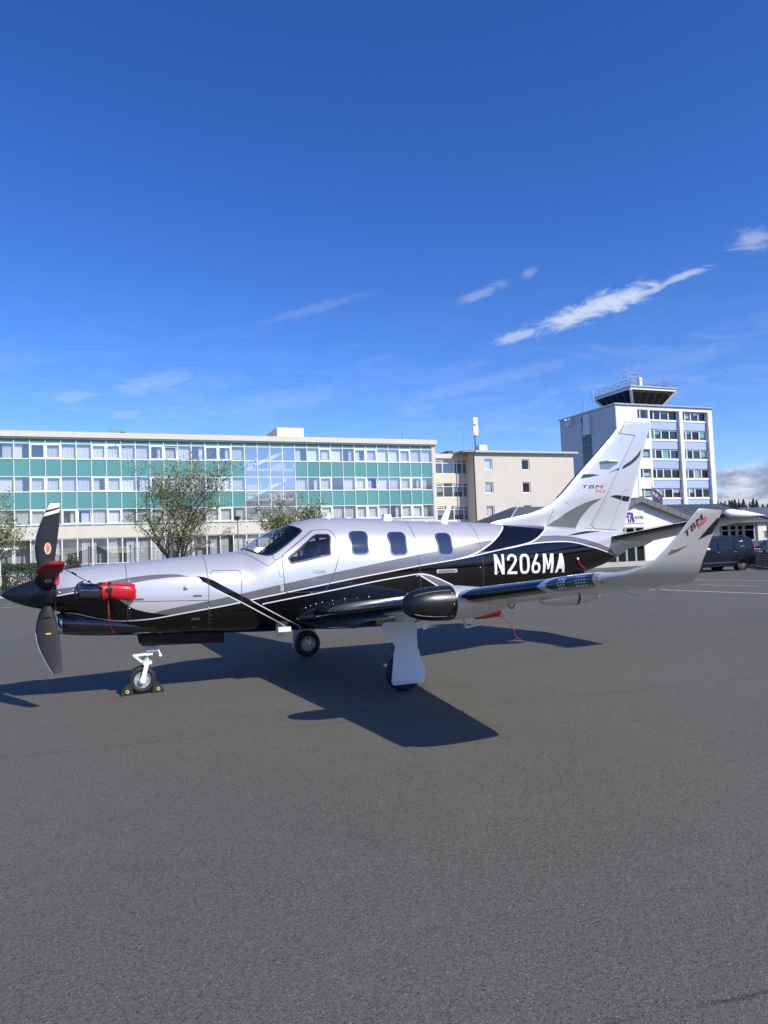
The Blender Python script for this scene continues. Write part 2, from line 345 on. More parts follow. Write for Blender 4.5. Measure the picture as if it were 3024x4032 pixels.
# ================================================================== buildings
def broot(name, u, v, **lab): return empty(name, uv2w(u, v), SITE_A, **lab)
def wall_open(name, mat, parent, u0, u1, z0, z1, openings, y=0.0, depth=0.25):
    """a wall face in the plane y with rectangular openings (u0,u1,z0,z1) and their reveals"""
    us = sorted({u0, u1, *[o[0] for o in openings], *[o[1] for o in openings]}); zs = sorted({z0, z1, *[o[2] for o in openings], *[o[3] for o in openings]})
    b = MB()
    for i in range(len(us)-1):
        for j in range(len(zs)-1):
            cu, cz = (us[i]+us[i+1])/2, (zs[j]+zs[j+1])/2
            if any(o[0] < cu < o[1] and o[2] < cz < o[3] for o in openings): continue
            b.quad((us[i], y, zs[j]), (us[i+1], y, zs[j]), (us[i+1], y, zs[j+1]), (us[i], y, zs[j+1]))
    for a, c, d, e in openings:
        b.quad((a, y, d), (a, y, e), (a, y+depth, e), (a, y+depth, d)); b.quad((c, y, e), (c, y, d), (c, y+depth, d), (c, y+depth, e))
        b.quad((a, y, e), (c, y, e), (c, y+depth, e), (a, y+depth, e)); b.quad((c, y, d), (a, y, d), (a, y+depth, d), (c, y+depth, d))
    return b.build(name, mat, parent, recalc=False)
def ring_mesh(name, w, h, t, d, mat, gap=0.0):
    b = MB(); b.box(0, w, 0, d, 0, t); b.box(0, w, 0, d, h-t, h); b.box(0, t, 0.001, d-0.001, t, h-t); b.box(w-t, w, 0.001, d-0.001, t, h-t); return b.mesh(name, mat)
def sheet_mesh(name, w, h, mat): b = MB(); b.quad((0, 0, 0), (w, 0, 0), (w, 0, h), (0, 0, h)); return b.mesh(name, mat, recalc=False)
def curtain_mesh(name, w, h, mat, seed, waves=9):
    r_ = random.Random(seed); b = MB(); n = waves*6; xs = []
    ph = r_.uniform(0, 6)
    for i in range(n+1):
        t = i/n; xs.append((t*w, 0.035*math.sin(t*waves*6.283+ph+1.3*math.sin(t*9+ph)) + 0.02*math.sin(t*23)))
    for i in range(n):
        (xa, ya), (xb, yb) = xs[i], xs[i+1]; b.quad((xa, ya, 0), (xb, yb, 0), (xb, yb*0.7, h), (xa, ya*0.7, h))
    return b.mesh(name, mat, True, recalc=False, weld=True)

# ---------------------------------------------------------------- long glazed building
MOD = 1.2666; C0, C1 = -6, 31
hotel = broot('glazed_building', -5.96, 71.8, label='long four storey building with teal panels, white mullions and cream bands', category='building')
UL, UR = C0*MOD, (C1+1)*MOD
part('roof_fascia', cream, hotel, (UL-.3, UR+.55, -.42, 13.5, 13.10, 13.60))
part('fascia_lip', white, hotel, (UL-.2, UR+.42, -.24, 13.2, 12.965, 13.098))
part('end_pilaster', cream, hotel, (UR+.03, UR+.42, -.12, 12, 0, 12.963))
part('rear_wall', cream, hotel, (UL, UR+.02, 11.6, 12, 0, 12.96))
part('first_floor_band', cream, hotel, (UL, UR+.028, -.10, .55, 4.03, 5.12))
part('plinth', cream, hotel, (UL, UR+.028, -.04, .3, 0, 1.02))
part('interior', roomlight, hotel, *[(UL, UR, .12, 5.0, z, z+.22) for z in (1.4, 5.122, 7.25, 10.2, 12.7)], (UL, UR, 1.5, 1.7, 0, 12.9))
b = MB()
for c in range(C0, C1+2, 2): b.box(c*MOD-.05, c*MOD+.05, .5, 1.49, 5.4, 12.6)
b.build('partition', roomlight, hotel)
mul = boxmesh('mullion', .055, .13, 12.965-5.13, frame_white)
for c in range(C0, C1+2): link('mullion', mul, hotel, (c*MOD-.0275, -.07, 5.13))
mulg = boxmesh('mullion', .10, .14, 4.03-1.02, frame_white)
for c in range(C0, C1+2): link('mullion', mulg, hotel, (c*MOD-.05, -.06, 1.02))
for z in (12.53, 11.13, 9.55, 8.185, 6.61, 5.24): part('rail', frame_white, hotel, (UL, UR, -.052, .06, z, z+.062))
for z in (1.67, 3.96): part('rail', frame_white, hotel, (UL, UR, -.045, .06, z, z+.065))
pw = MOD-.06
tealA = boxmesh('teal_panel', pw, .05, 1.515, teal, .006); tealB = boxmesh('teal_panel', pw, .05, 1.51, teal, .006)
tealT = boxmesh('transom_panel', pw, .05, .365, teal); tealS = boxmesh('sill_panel', pw, .05, .11, teal); tealG = boxmesh('lower_panel', pw, .05, .645, teal)
op = ring_mesh('window_frame', pw+.02, 1.335, .125, .10, frame_white); fx = ring_mesh('window_frame', pw, 1.335, .03, .05, frame_white)
pane_o = sheet_mesh('pane', pw-.22, 1.09, bglass); pane_f = sheet_mesh('pane', pw-.05, 1.28, bglass)
sglass = glassmat('stair_glass', .42, (.9, .93, .95)); pane_s = sheet_mesh('stair_pane', pw, 1.51, sglass); pane_f2 = sheet_mesh('pane', pw-.05, 1.28, sglass); pane_g = sheet_mesh('pane', pw-.03, 2.25, bglass)
curt = [curtain_mesh('curtain', w, 1.36, curtain_m, i, wv) for i, (w, wv) in enumerate([(1.2, 8), (.62, 6), (.5, 5), (.85, 7)])]
curtg = [curtain_mesh('curtain', w, 2.3, curtain_m, 9+i, wv) for i, (w, wv) in enumerate([(1.22, 10), (.8, 8)])]
STAIR = (16, 17, 18, 19)
OPEN_ = {0: {1, 2, 5, 6, 9, 10, 13, 14, 22, 25, 26, 29}, 1: {1, 2, 5, 6, 9, 10, 13, 14, 22, 25, 26, 29, 30}, 2: {1, 3, 4, 6, 9, 10, 13, 14, 22, 25, 26, 29, 30}}
AJAR = {(10, 0), (26, 1), (4, 2)}
for row, z in enumerate((11.194, 8.248, 5.303)):
    for c in range(C0, C1+1):
        x = c*MOD+.03
        if c in STAIR:
            w_ = link('window', fx, hotel, (x, -.02, z)); link('pane', pane_f2, w_, (.025, .02, .028)); continue
        isop = c in OPEN_[row] or (c < -1 and c % 4 in (1, 2))
        w_ = link('window', op if isop else fx, hotel, (x-(.01 if isop else 0), -.06 if isop else -.02, z))
        pn = link('pane', pane_o if isop else pane_f, w_, (.12 if isop else .025, .03, .122 if isop else .028))
        if (c, row) in AJAR: w_.rotation_euler = (R(-7), 0, 0); w_.location.y -= .03
        k = rnd.random()
        if k < .62: link('curtain', curt[0], w_, (.0, .28, -.02))
        elif k < .74: link('curtain', curt[1], w_, (.0, .28, -.02))
        elif k < .86: link('curtain', curt[2], w_, (.68, .28, -.02))
        elif k < .97: link('curtain', curt[3], w_, (.32, .28, -.02))
for c in range(C0, C1+1):
    x = c*MOD+.03
    link('transom_panel', tealT, hotel, (x, .0, 12.597))
    if c in STAIR:
        for z in (9.616, 6.674): link('stair_pane', pane_s, hotel, (x, .02, z))
    else:
        link('teal_panel', tealA, hotel, (x, 0, 9.615)); link('teal_panel', tealB, hotel, (x, 0, 6.675))
    link('sill_panel', tealS, hotel, (x, 0, 5.128)); link('lower_panel', tealG, hotel, (x, 0, 1.022))
    w_ = link('ground_floor_window', pane_g, hotel, (x+.02, .02, 1.73))
    if c > -2 and rnd.random() < .8: link('curtain', curtg[0 if rnd.random() < .7 else 1], w_, (rnd.choice((0, 0, .3)), .35, -.02))
for k in range(3):                                                     # stair flights behind the glass
    z0 = 4.4+2.95*k; s = MB()
    s.loft([[(16.3*MOD, y, z0), (16.3*MOD, y, z0+.35), (19.4*MOD, y, z0+2.15), (19.4*MOD, y, z0+1.8)] for y in (.5, 1.4)]); s.build('stair_flight', white, hotel)
for k in range(2):                                                     # entrance doors at the left end
    x = (-2+1.05*k)*MOD
    d_ = link('door', ring_mesh('door', 1.12, 2.25, .12, .09, frame_white), hotel, (x, -.12, .95)); link('pane', sheet_mesh('pane', .86, 1.98, bglass), d_, (.13, .04, .13))
part('entrance_rail', frame_white, hotel, (-2.6*MOD, .35, -.10, .02, 3.22, 3.36))
part('stair_tower_box', cream, hotel, (24.5, 27.4, 3.6, 8.2, 13.602, 15.22))
part('roof_vent', midgrey, hotel, (8.0, 8.9, 2.5, 3.4, 13.602, 14.35)); part('roof_vent', darkgrey, hotel, (8.95, 9.4, 2.5, 3.2, 13.602, 14.2))
r_ = MB(); r_.tube([(38.5, 3, 13.6), (38.5, 3, 15.0)], .03, 5); r_.build('lightning_rod', darkgrey, hotel)

# ---------------------------------------------------------------- cream link block with ribbon windows
linkb = broot('ribbon_window_block', 35.15, 74.0, label='low cream block with three rows of white ribbon windows beside the teal building', category='building')
ops = [(.25, 5.60, z, z+1.60) for z in (10.22, 7.58, 4.98)]
wall_open('wall', cream, linkb, 0, 6.4, 0, 12.2, ops, depth=.22)
part('roof_edge', cream, linkb, (-.2, 6.05, -.18, 9, 11.95, 12.47)); part('end_pillar', cream, linkb, (5.66, 5.95, -.17, .02, 0, 11.94))
part('side_wall', cream, linkb, (6.0, 6.4, .02, 9, 0, 12.2)); part('interior', pmat('office_wall', (.26, .27, .28), .9), linkb, (.1, 5.9, 1.4, 1.6, 3, 11.9), *[(.1, 5.9, .4, 1.39, z, z+.15) for z in (4.7, 7.3, 9.95, 11.85)])
posts = [.25, .62, 1.85, 3.06, 4.32, 5.60]
for o_ in ops:
    z0, z1 = o_[2], o_[3]
    for i in range(len(posts)-1):
        w = posts[i+1]-posts[i]
        f_ = MB(); f_.box(0, w, 0, .09, 0, .07); f_.box(0, w, 0, .09, 1.53, 1.6); f_.box(0, w, 0, .09, 1.18, 1.25)
        f_.box(0, .045, .001, .089, .07, 1.53); f_.box(w-.045, w, .001, .089, .07, 1.53)
        if i % 2 == 1: f_.box(.05, w-.05, -.02, .06, 1.25, 1.31); f_.box(.05, w-.05, -.02, .06, 1.46, 1.53)
        w_ = f_.build('window', frame_white, linkb); w_.location = (posts[i], .08, z0)
        link('pane', sheet_mesh('pane', w-.08, 1.5, glassmat('ribbon_glass', .17, (.62, .68, .72))), w_, (.04, .05, .05))
        if rnd.random() < .4: link('blind', sheet_mesh('blind', w-.1, rnd.uniform(.4, .9), blind_m), w_, (.05, .12, .62))
pent = part('roof_plant_room', darkgrey, linkb, (4.1, 4.75, 3, 6, 12.47, 13.3)); part('louvre_box', midgrey, linkb, (4.76, 8.4, 3.2, 6, 12.47, 13.25))

# ---------------------------------------------------------------- plain beige block
beigeb = broot('beige_block', 39.98, 72.0, label='plain beige rendered block with small square windows and flat overhanging roof', category='building')
ops = [(u, u+1.08, z, z+1.24) for u in (1.17, 6.02) for z in (10.46, 7.84, 5.20)]
wall_open('wall', beige, beigeb, 0, 13.18, 0, 12.37, ops, depth=.2)
part('side_wall', beige, beigeb, (12.9, 13.178, .01, 12, 0, 12.36)); part('side_wall', beige, beigeb, (.002, .3, .01, 12, 0, 12.36))
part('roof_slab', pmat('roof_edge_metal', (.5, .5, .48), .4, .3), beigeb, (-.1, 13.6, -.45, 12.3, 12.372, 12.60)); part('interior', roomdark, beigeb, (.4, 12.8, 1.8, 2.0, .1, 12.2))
part('roof_overhang', pmat('roof_soffit', (.3, .29, .27), .8), beigeb, (-1.6, -.102, -.3, 3, 12.40, 12.58))
for i, o_ in enumerate(ops):
    w_ = link('window', ring_mesh('window', 1.08, 1.24, .10, .08, frame_white), beigeb, (o_[0], .09, o_[2]))
    link('pane', sheet_mesh('pane', .9, 1.06, bglass if i < 3 else dglass), w_, (.09, .04, .09))
    if i < 3: link('curtain', curtain_mesh('curtain', .55 if i else .9, 1.1, curtain_m, 30+i, 6), w_, (.3 if i else .09, .2, .08))
r_ = MB(); r_.tube([(-.16, -.1, 12.3), (-.16, -.1, 0)], .07, 8); r_.build('drainpipe', pmat('drainpipe_brown', (.10, .06, .055), .5), beigeb)
mx = MB(); mx.tube([(2.4, 4, 12.6), (2.4, 4, 17.0)], .07, 8); mast = mx.build('antenna_mast', darkgrey, beigeb)
part('antenna_panel', white, mast, (2.15, 2.45, 3.75, 3.95, 16.3, 17.1), (2.45, 2.75, 3.8, 4.0, 16.25, 17.12)); part('antenna_panel', white, mast, (2.12, 2.42, 3.75, 3.95, 15.05, 16.1), (2.43, 2.78, 3.8, 4.05, 15.0, 16.2))
part('roof_equipment', white, beigeb, (2.95, 4.0, 4, 5, 12.602, 13.9)); part('roof_equipment', midgrey, beigeb, (1.7, 2.2, 3.8, 4.4, 12.602, 13.3), (2.2, 2.9, 4.2, 5, 12.602, 13.1))
part('chimney_cowl', darkgrey, beigeb, (6.5, 7.0, 3, 3.4, 12.602, 12.95))
mx = MB(); mx.tube([(.9, 4, 12.6), (.9, 4, 15.2)], .03, 5); mx.tube([(.65, 4, 14.1), (1.15, 4, 14.1)], .02, 5); mx.build('whip_antenna', midgrey, beigeb)

# ---------------------------------------------------------------- control tower building
tw = broot('control_tower', 79.57, 96.0, label='white control tower building with lilac panels and a glazed cab on top', category='control tower')
TH = 24.15
part('roof_cap', galv, tw, (-.3, 20.75, -.3, 15.3, TH, TH+.22))
left_ops = [(4.42, 6.60, 22.0-3.27*k, 23.52-3.27*k) for k in range(7)]
wall_open('front_wall', towerwhite, tw, 0, 6.98, 0, TH-.002, left_ops, depth=.3)
part('pillar', towerwhite, tw, (13.24, 13.98, 0, .8, 0, 23.5)); part('pillar', towerwhite, tw, (19.55, 20.48, 0, 15, 0, 23.5)); part('head_beam', towerwhite, tw, (6.98, 20.48, .003, 1.0, 23.502, TH-.002))
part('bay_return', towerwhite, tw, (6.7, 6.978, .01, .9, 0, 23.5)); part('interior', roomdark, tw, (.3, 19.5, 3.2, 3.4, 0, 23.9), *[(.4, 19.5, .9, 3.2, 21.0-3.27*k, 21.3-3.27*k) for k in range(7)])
for k in range(7):
    zt = 23.5-3.27*k
    for (a, w) in ((4.42, .62), (5.08, 1.5)):
        w_ = link('window', ring_mesh('window', w, 1.5, .07, .1, frame_white), tw, (a, .15, zt-1.49)); link('pane', sheet_mesh('pane', w-.1, 1.4, glassmat('office_glass', .10, (.75, .80, .83))), w_, (.05, .05, .05))
        if k and rnd.random() < .8: link('blind', sheet_mesh('blind', w-.12, rnd.uniform(.3, 1.1), blind_m), w_, (.06, .14, .3))
    for (a, b_) in ((7.0, 13.22), (14.0, 19.53)):
        part('window_sill', frame_white, tw, (a, b_, .42, .9, zt-1.78, zt-1.55))
        part('blue_panel', lilac, tw, (a, b_-.02, .52, .7, zt-3.14, zt-1.782))
        xs_ = [a, a+(b_-a)*.17, a+(b_-a)*.40, a+(b_-a)*.70, b_] if a > 10 else [a, a+(b_-a)*.19, a+(b_-a)*.42, a+(b_-a)*.70, b_]
        for i in range(4):
            w = xs_[i+1]-xs_[i]; tt = .17
            f_ = MB(); f_.box(0, w, 0, .12, 0, .12); f_.box(0, w, 0, .12, 1.49, 1.545); f_.box(w-tt, w, -.12, .12, .121, 1.489); f_.box(0, .07, .001, .119, .121, 1.489)
            w_ = f_.build('window', frame_white, tw); w_.location = (xs_[i], .55, zt-1.548)
            link('pane', sheet_mesh('pane', w-tt-.04, 1.38, glassmat('office_glass', .10, (.75, .80, .83)) if (i+k) % 3 else dglass), w_, (.05, .06, .11))
            q = rnd.random()
            if q < .65:
                hh = rnd.choice((.35, .55, 1.0, 1.38)); link('blind', sheet_mesh('blind', w-tt-.05, hh, pmat('green_blind', (.22, .55, .46), .8) if k in (1, 2) and rnd.random() < .7 else blind_m), w_, (.05, .16, 1.48-hh))
side = [(6.3, 9.1)]
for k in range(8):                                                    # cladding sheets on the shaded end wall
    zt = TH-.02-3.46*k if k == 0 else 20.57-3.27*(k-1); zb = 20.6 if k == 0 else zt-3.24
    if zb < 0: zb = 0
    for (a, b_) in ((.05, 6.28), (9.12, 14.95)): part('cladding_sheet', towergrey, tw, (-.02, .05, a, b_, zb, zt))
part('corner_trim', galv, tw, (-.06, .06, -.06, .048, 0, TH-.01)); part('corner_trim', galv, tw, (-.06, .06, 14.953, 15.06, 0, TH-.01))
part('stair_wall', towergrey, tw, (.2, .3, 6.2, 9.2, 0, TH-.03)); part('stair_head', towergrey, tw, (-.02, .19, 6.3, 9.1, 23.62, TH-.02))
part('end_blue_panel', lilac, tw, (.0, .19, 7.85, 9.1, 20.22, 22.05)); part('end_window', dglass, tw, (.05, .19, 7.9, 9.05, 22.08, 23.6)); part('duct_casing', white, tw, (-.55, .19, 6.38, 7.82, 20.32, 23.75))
for k in range(6):
    for j in range(3):
        w_ = part('stair_window', midgrey, tw, (.0, .08, 6.33+.92*j, 6.40+.92*j, 18.58-1.62*k, 20.18-1.62*k), (.0, .08, 6.401+.92*j, 7.2+.92*j, 18.58-1.62*k, 18.66-1.62*k))
        part('pane', dglass, w_, (.04, .05, 6.40+.92*j, 7.24+.92*j, 18.66-1.62*k, 20.18-1.62*k))
ac = part('air_unit', white, tw, (-.75, -.021, 11.4, 12.5, 22.65, 23.95)); hr = MB(); hr.lathe([(0, .32), (.5, .12), (.55, .02)], (-.75, 12.1, 23.6), (-1, .3, .35), 16); hr.build('siren_horn', white, ac)
# cab
ct = [(5.93, 3.0), (15.76, 3.0), (15.76, 12.5), (5.93, 12.5)]; cb = [(7.5, 4.6), (14.15, 4.6), (14.15, 10.9), (7.5, 10.9)]; ZB_, ZT_ = 25.35, 27.62
part('cab_base', towerwhite, tw, (7.3, 14.35, 4.4, 11.1, 24.37, 25.34)); part('cab_deck', darkgrey, tw, (6.0, 16.8, 1.6, 4.38, 24.40, 24.75))
rf = MB(); rf.loft([[(*p, z) for p in q] for z, q in ((ZT_, ct), (28.05, ct))]); cr_ = rf.build('cab_roof', towerwhite, tw)
part('roof_edge', galv, cr_, (5.7, 16.0, 2.78, 12.7, 28.052, 28.25))
for s_ in range(4):
    A_, B_ = Vector((*cb[s_], ZB_)), Vector((*cb[(s_+1) % 4], ZB_)); A2, B2 = Vector((*ct[s_], ZT_)), Vector((*ct[(s_+1) % 4], ZT_))
    m_ = MB(); m_.bar(A_, A2, .42, .42); m_.build('cab_corner_post', towerwhite, tw)
    for i in range(5):
        t0, t1 = .03+.94*i/5, .03+.94*(i+1)/5
        q = MB(); q.quad(A_.lerp(B_, t0), A_.lerp(B_, t1), A2.lerp(B2, t1), A2.lerp(B2, t0)); p_ = q.build('cab_pane', pmat('cab_glass', (.006, .012, .013), .05, 0, .5), tw, recalc=False)
        if i: m_ = MB(); m_.bar(A_.lerp(B_, t0), A2.lerp(B2, t0), .06, .08); m_.build('mullion', pmat('cab_mullion', (.16, .16, .155), .5), tw)
rl_ = MB(); pts = [(6.4, 3.4), (14.2, 3.4), (14.2, 11.8), (6.4, 11.8)]
for s_ in range(4):
    a, b_ = Vector((*pts[s_], 0)), Vector((*pts[(s_+1) % 4], 0))
    for z in (28.9, 29.4): rl_.bar(a+Vector((0, 0, z)), b_+Vector((0, 0, z)), .05)
    for i in range(5):
        p = a.lerp(b_, i/4); rl_.bar(p+Vector((0, 0, 28.2)), p+Vector((0, 0, 29.4)), .045)
        if i < 4: p2 = a.lerp(b_, (i+1)/4); rl_.bar(p+Vector((0, 0, 28.4)), p2+Vector((0, 0, 29.35)), .035); rl_.bar(p+Vector((0, 0, 29.35)), p2+Vector((0, 0, 28.4)), .035)
rl_.build('roof_railing', pmat('railing_grey', (.30, .31, .33), .5, .5), tw)
for (x, y, z0, z1, rr) in ((6.9, 5, 28.2, 33.1, .07), (8.2, 5, 28.2, 33.1, .07), (9.9, 5, 28.2, 31.8, .05), (14.2, 4, 28.2, 30.6, .08), (-.1, 5.4, 25.7, 27.6, .14)):
    mm = MB(); mm.tube([(x, y, z0), (x, y, z1-1.9), (x, y, z1)], [rr*.8, rr*.8, rr], 6); mm.build('antenna', galv, tw)
lt = MB()
for (x, y) in ((6.9, 5.0), (9.6, 5.0), (6.9, 6.5), (9.6, 6.5)): lt.bar((x, y, 28.2), (x, y, 31.0), .07)
for z in (29.6, 30.3, 31.0): lt.bar((6.9, 5, z), (9.6, 5, z), .06); lt.bar((6.9, 6.5, z), (9.6, 6.5, z), .06); lt.bar((6.9, 5, z), (6.9, 6.5, z), .06); lt.bar((9.6, 5, z), (9.6, 6.5, z), .06)
lt.build('antenna_frame', galv, tw)
part('beacon_housing', white, tw, (9.3, 9.9, 4.6, 5.2, 28.2, 30.2))
ld = MB(); ld.bar((2.0, 10.5, TH), (2.0, 10.5, 27), .06); ld.bar((2.0, 11.2, TH), (2.0, 11.2, 27), .06)
for i in range(9): ld.bar((2.0, 10.5, TH+.3+.3*i), (2.0, 11.2, TH+.3+.3*i), .04)
ld.build('ladder', galv, tw)

# ---------------------------------------------------------------- terminal with gable, logo board and long grey roof
VT = 44.0
ua, za = site(2506, 1959, VT); ur, zr = site(2731.6, 2047.5, VT); slope = (za-zr)/(ur-ua)
term = broot('terminal_building', ua, VT, label='low white terminal with grey sheet roof, gable front and purple logo board', category='building')
HW = 6.4; ze = za-slope*HW
gw = MB(); gw.prism([(-HW+.3, 0), (HW-.3, 0), (HW-.3, ze+.05), (0, za-.22), (-HW+.3, ze+.05)], lambda x, z: (x, 0, z), lambda x, z: (x, .3, z)); gw.build('gable_wall', towerwhite, term)
for sg in (-1, 1):
    r_ = MB(); r_.prism([(0, za-.12), (sg*(HW+.25), za-.12-slope*(HW+.25)), (sg*(HW+.25), za-slope*(HW+.25)), (0, za)], lambda x, z: (x, -.45, z), lambda x, z: (x, 7.5, z)); gr = r_.build('gable_roof', roofgrey, term)
    for i in range(11):                                               # edge flashing sheets
        x0, x1 = sg*.6*i, sg*(.6*i+.57)
        r_ = MB(); r_.prism([(x0, za-.36-slope*abs(x0)), (x1, za-.36-slope*abs(x1)), (x1, za+.06-slope*abs(x1)), (x0, za+.06-slope*abs(x0))], lambda x, z: (x, -.52, z), lambda x, z: (x, -.455, z)); r_.build('edge_sheet', pmat('flashing_grey', (.16, .165, .17), .45, .3), gr)
def tsite(px, py, v=VT): u, z = site(px, py, v); return u-ua, z
x0, z1 = tsite(2455, 2012); x1, z0 = tsite(2534, 2060)
sg_ = part('logo_board', pmat('board_white', (.7, .7, .71), .4), term, (x0, x1, -.06, -.003, z0, z1))
def flat_text(name, body, parent, x, z, w, h, y, mat, **k):
    vs, fs = text2d(body, w, h, **k); m_ = MB(); m_.v = [(x+a, y, z+b_) for a, b_ in vs]; m_.f = fs; m_.mi = [0]*len(fs); return m_.build(name, mat, parent, recalc=False)
bw, bh = x1-x0, z1-z0
lg = MB()
lg.prism([(x0+.03*bw, z1-.12*bh), (x0+.34*bw, z1-.12*bh), (x0+.31*bw, z1-.30*bh), (x0+.10*bw, z1-.30*bh)], lambda x, z: (x, -.10, z), lambda x, z: (x, -.061, z))
lg.prism([(x0+.09*bw, z1-.38*bh), (x0+.24*bw, z1-.38*bh), (x0+.22*bw, z1-.54*bh), (x0+.14*bw, z1-.54*bh)], lambda x, z: (x, -.10, z), lambda x, z: (x, -.061, z))
lg.prism([(x0+.16*bw, z1-.62*bh), (x0+.22*bw, z1-.62*bh), (x0+.21*bw, z1-.92*bh)], lambda x, z: (x, -.10, z), lambda x, z: (x, -.061, z))
lg.prism([(x0+.36*bw, z1-.16*bh), (x0+.42*bw, z1-.16*bh), (x0+.50*bw, z1-.92*bh), (x0+.42*bw, z1-.92*bh), (x0+.36*bw, z1-.45*bh), (x0+.31*bw, z1-.92*bh), (x0+.25*bw, z1-.92*bh)], lambda x, z: (x, -.10, z), lambda x, z: (x, -.061, z))
lg.build('winged_logo', purple, sg_)
flat_text('lettering', 'ACE FBO', sg_, x0+.52*bw, z0+.34*bh, .46*bw, .24*bh, -.075, lettblack, bold=.01)
grey_fr = pmat('terminal_frame', (.30, .30, .30), .5)
wx0, wz1 = tsite(2385, 2078); wx1, wz0 = tsite(2541, 2213); n_ = 4
for i in range(n_):
    w = (wx1-wx0)/n_; w_ = link('window', ring_mesh('window', w, wz1-wz0, .09, .12, grey_fr), term, (wx0+w*i, -.06, wz0)); link('pane', sheet_mesh('pane', w-.16, wz1-wz0-.16, dglass), w_, (.08, .05, .08)); 
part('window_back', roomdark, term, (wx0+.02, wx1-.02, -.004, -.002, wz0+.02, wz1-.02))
part('base_course', kerb_m, term, (-HW+.25, HW-.28, -.08, -.002, 0, .35))
# main block
VM = 46.0; ur2, zrid = site(2853.7, 1986.3, 49.5); ue2, zev = site(3013.7, 2050.3, 44.6); uLh = site(1945, 2045, 47)[0]-ua; XR = (ur2+ue2)/2-ua
uRi = site(2020, 2017, 49.5)[0]-ua
part('main_wall', towerwhite, term, (uLh+1.0, XR-2.0, VM-VT, VM-VT+.3, 0, zev-.15)); part('end_wall', towerwhite, term, (XR-2.3, XR-2.0, VM-VT+.302, VM-VT+7, 0, zev-.15))
rp = MB(); yE, yR = 44.6-VT, 49.5-VT
def slab(q): rp.loft([[Vector(p) for p in q], [Vector(p)+Vector((0, 0, .16)) for p in q]])
slab([(uLh, yE, zev-.1), (XR, yE, zev-.1), (XR, yR, zrid-.1), (uRi, yR, zrid-.1)]); mr = rp.build('main_roof', roofgrey, term)
rp = MB(); slab([(XR, yR+.002, zrid-.1), (XR, yR+5, zev-.1), (uLh, yR+5, zev-.1), (uRi, yR+.002, zrid-.1)]); rp.build('main_roof', roofgrey, term)
rp = MB(); slab([(uLh-.002, yE, zev-.1), (uRi-.002, yR, zrid-.1), (uLh-.002, yR+5, zev-.1)]); rp.build('hip_roof', roofgrey, term)
for i in range(26):                                                    # standing seams
    x = 5.5+i*.62
    if x < XR-.2: s_ = MB(); s_.bar((x, yE+.02, zev+.075), (x, yR-.02, zrid+.075), .04, .05); s_.build('roof_seam', roofgrey, mr)
s_ = MB(); s_.bar((XR+.03, yE-.1, zev-.02), (XR+.03, yR, zrid-.02), .1, .34); s_.build('verge_board', darkgrey, mr)
s_ = MB(); s_.box(XR-.16, XR-.02, yE+.05, yE+.19, 0, zev-.102); s_.build('canopy_post', galv, term)
wx = [tsite(p, 2077, VM)[0] for p in (2828, 2834, 2867, 2897, 2924, 2968)]; zt_ = tsite(2900, 2064, VM)[1]; zb_ = tsite(2900, 2132, VM)[1]
for i in range(1, 5):
    w = wx[i+1]-wx[i]; w_ = link('window', ring_mesh('window', w, zt_-zb_, .14, .14, grey_fr), term, (wx[i], VM-VT-.1, zb_)); link('pane', sheet_mesh('pane', w-.2, zt_-zb_-.2, dglass), w_, (.1, .05, .1))
    part('transom', grey_fr, w_, (.141, w-.141, .01, .12, (zt_-zb_)*.62, (zt_-zb_)*.62+.1))
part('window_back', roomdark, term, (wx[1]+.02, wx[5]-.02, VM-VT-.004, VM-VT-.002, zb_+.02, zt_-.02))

# ---------------------------------------------------------------- far right: low house, wooden screen, cars, wooded ridge
hx, _ = site(2985, 2100, 78)
house = broot('low_house', hx, 78, label='low cream house with grey roof beyond the canopy post at right edge', category='house')
part('wall', cream, house, (0, 30, 0, 10, 0, 3.9)); 
r_ = MB(); r_.prism([(-.6, 3.9), (10.6, 3.9), (5, 6.3)], lambda y, z: (-5, y, z), lambda y, z: (31, y, z)); r_.build('roof', roofgrey, house)
for i in range(5):
    w_ = link('window', ring_mesh('window', 1.5, 1.3, .12, .1, frame_white), house, (1.0+2.6*i, -.06, 1.5)); part('pane', roomdark, w_, (.11, 1.39, .03, .05, .11, 1.19))
a = gnd(2962, 2226); b_ = gnd(3030, 2236); d_ = (b_-a); Ls = d_.length+3; scr = empty('timber_screen', a, math.atan2(d_.y, d_.x), label='low dark timber screen on the ground behind the van', category='screen')
wood_d = pmat('dark_stained_wood', (.012, .011, .011), .8, noise=(8, .3))
bd = boxmesh('board', Ls, .03, .125, wood_d)
for i in range(6): link('board', bd, scr, (0, 0, .03+.14*i))
for i in range(4): part('post', wood_d, scr, (.05+i*(Ls-.2)/3, .15+i*(Ls-.2)/3, .031, .12, 0, .86))

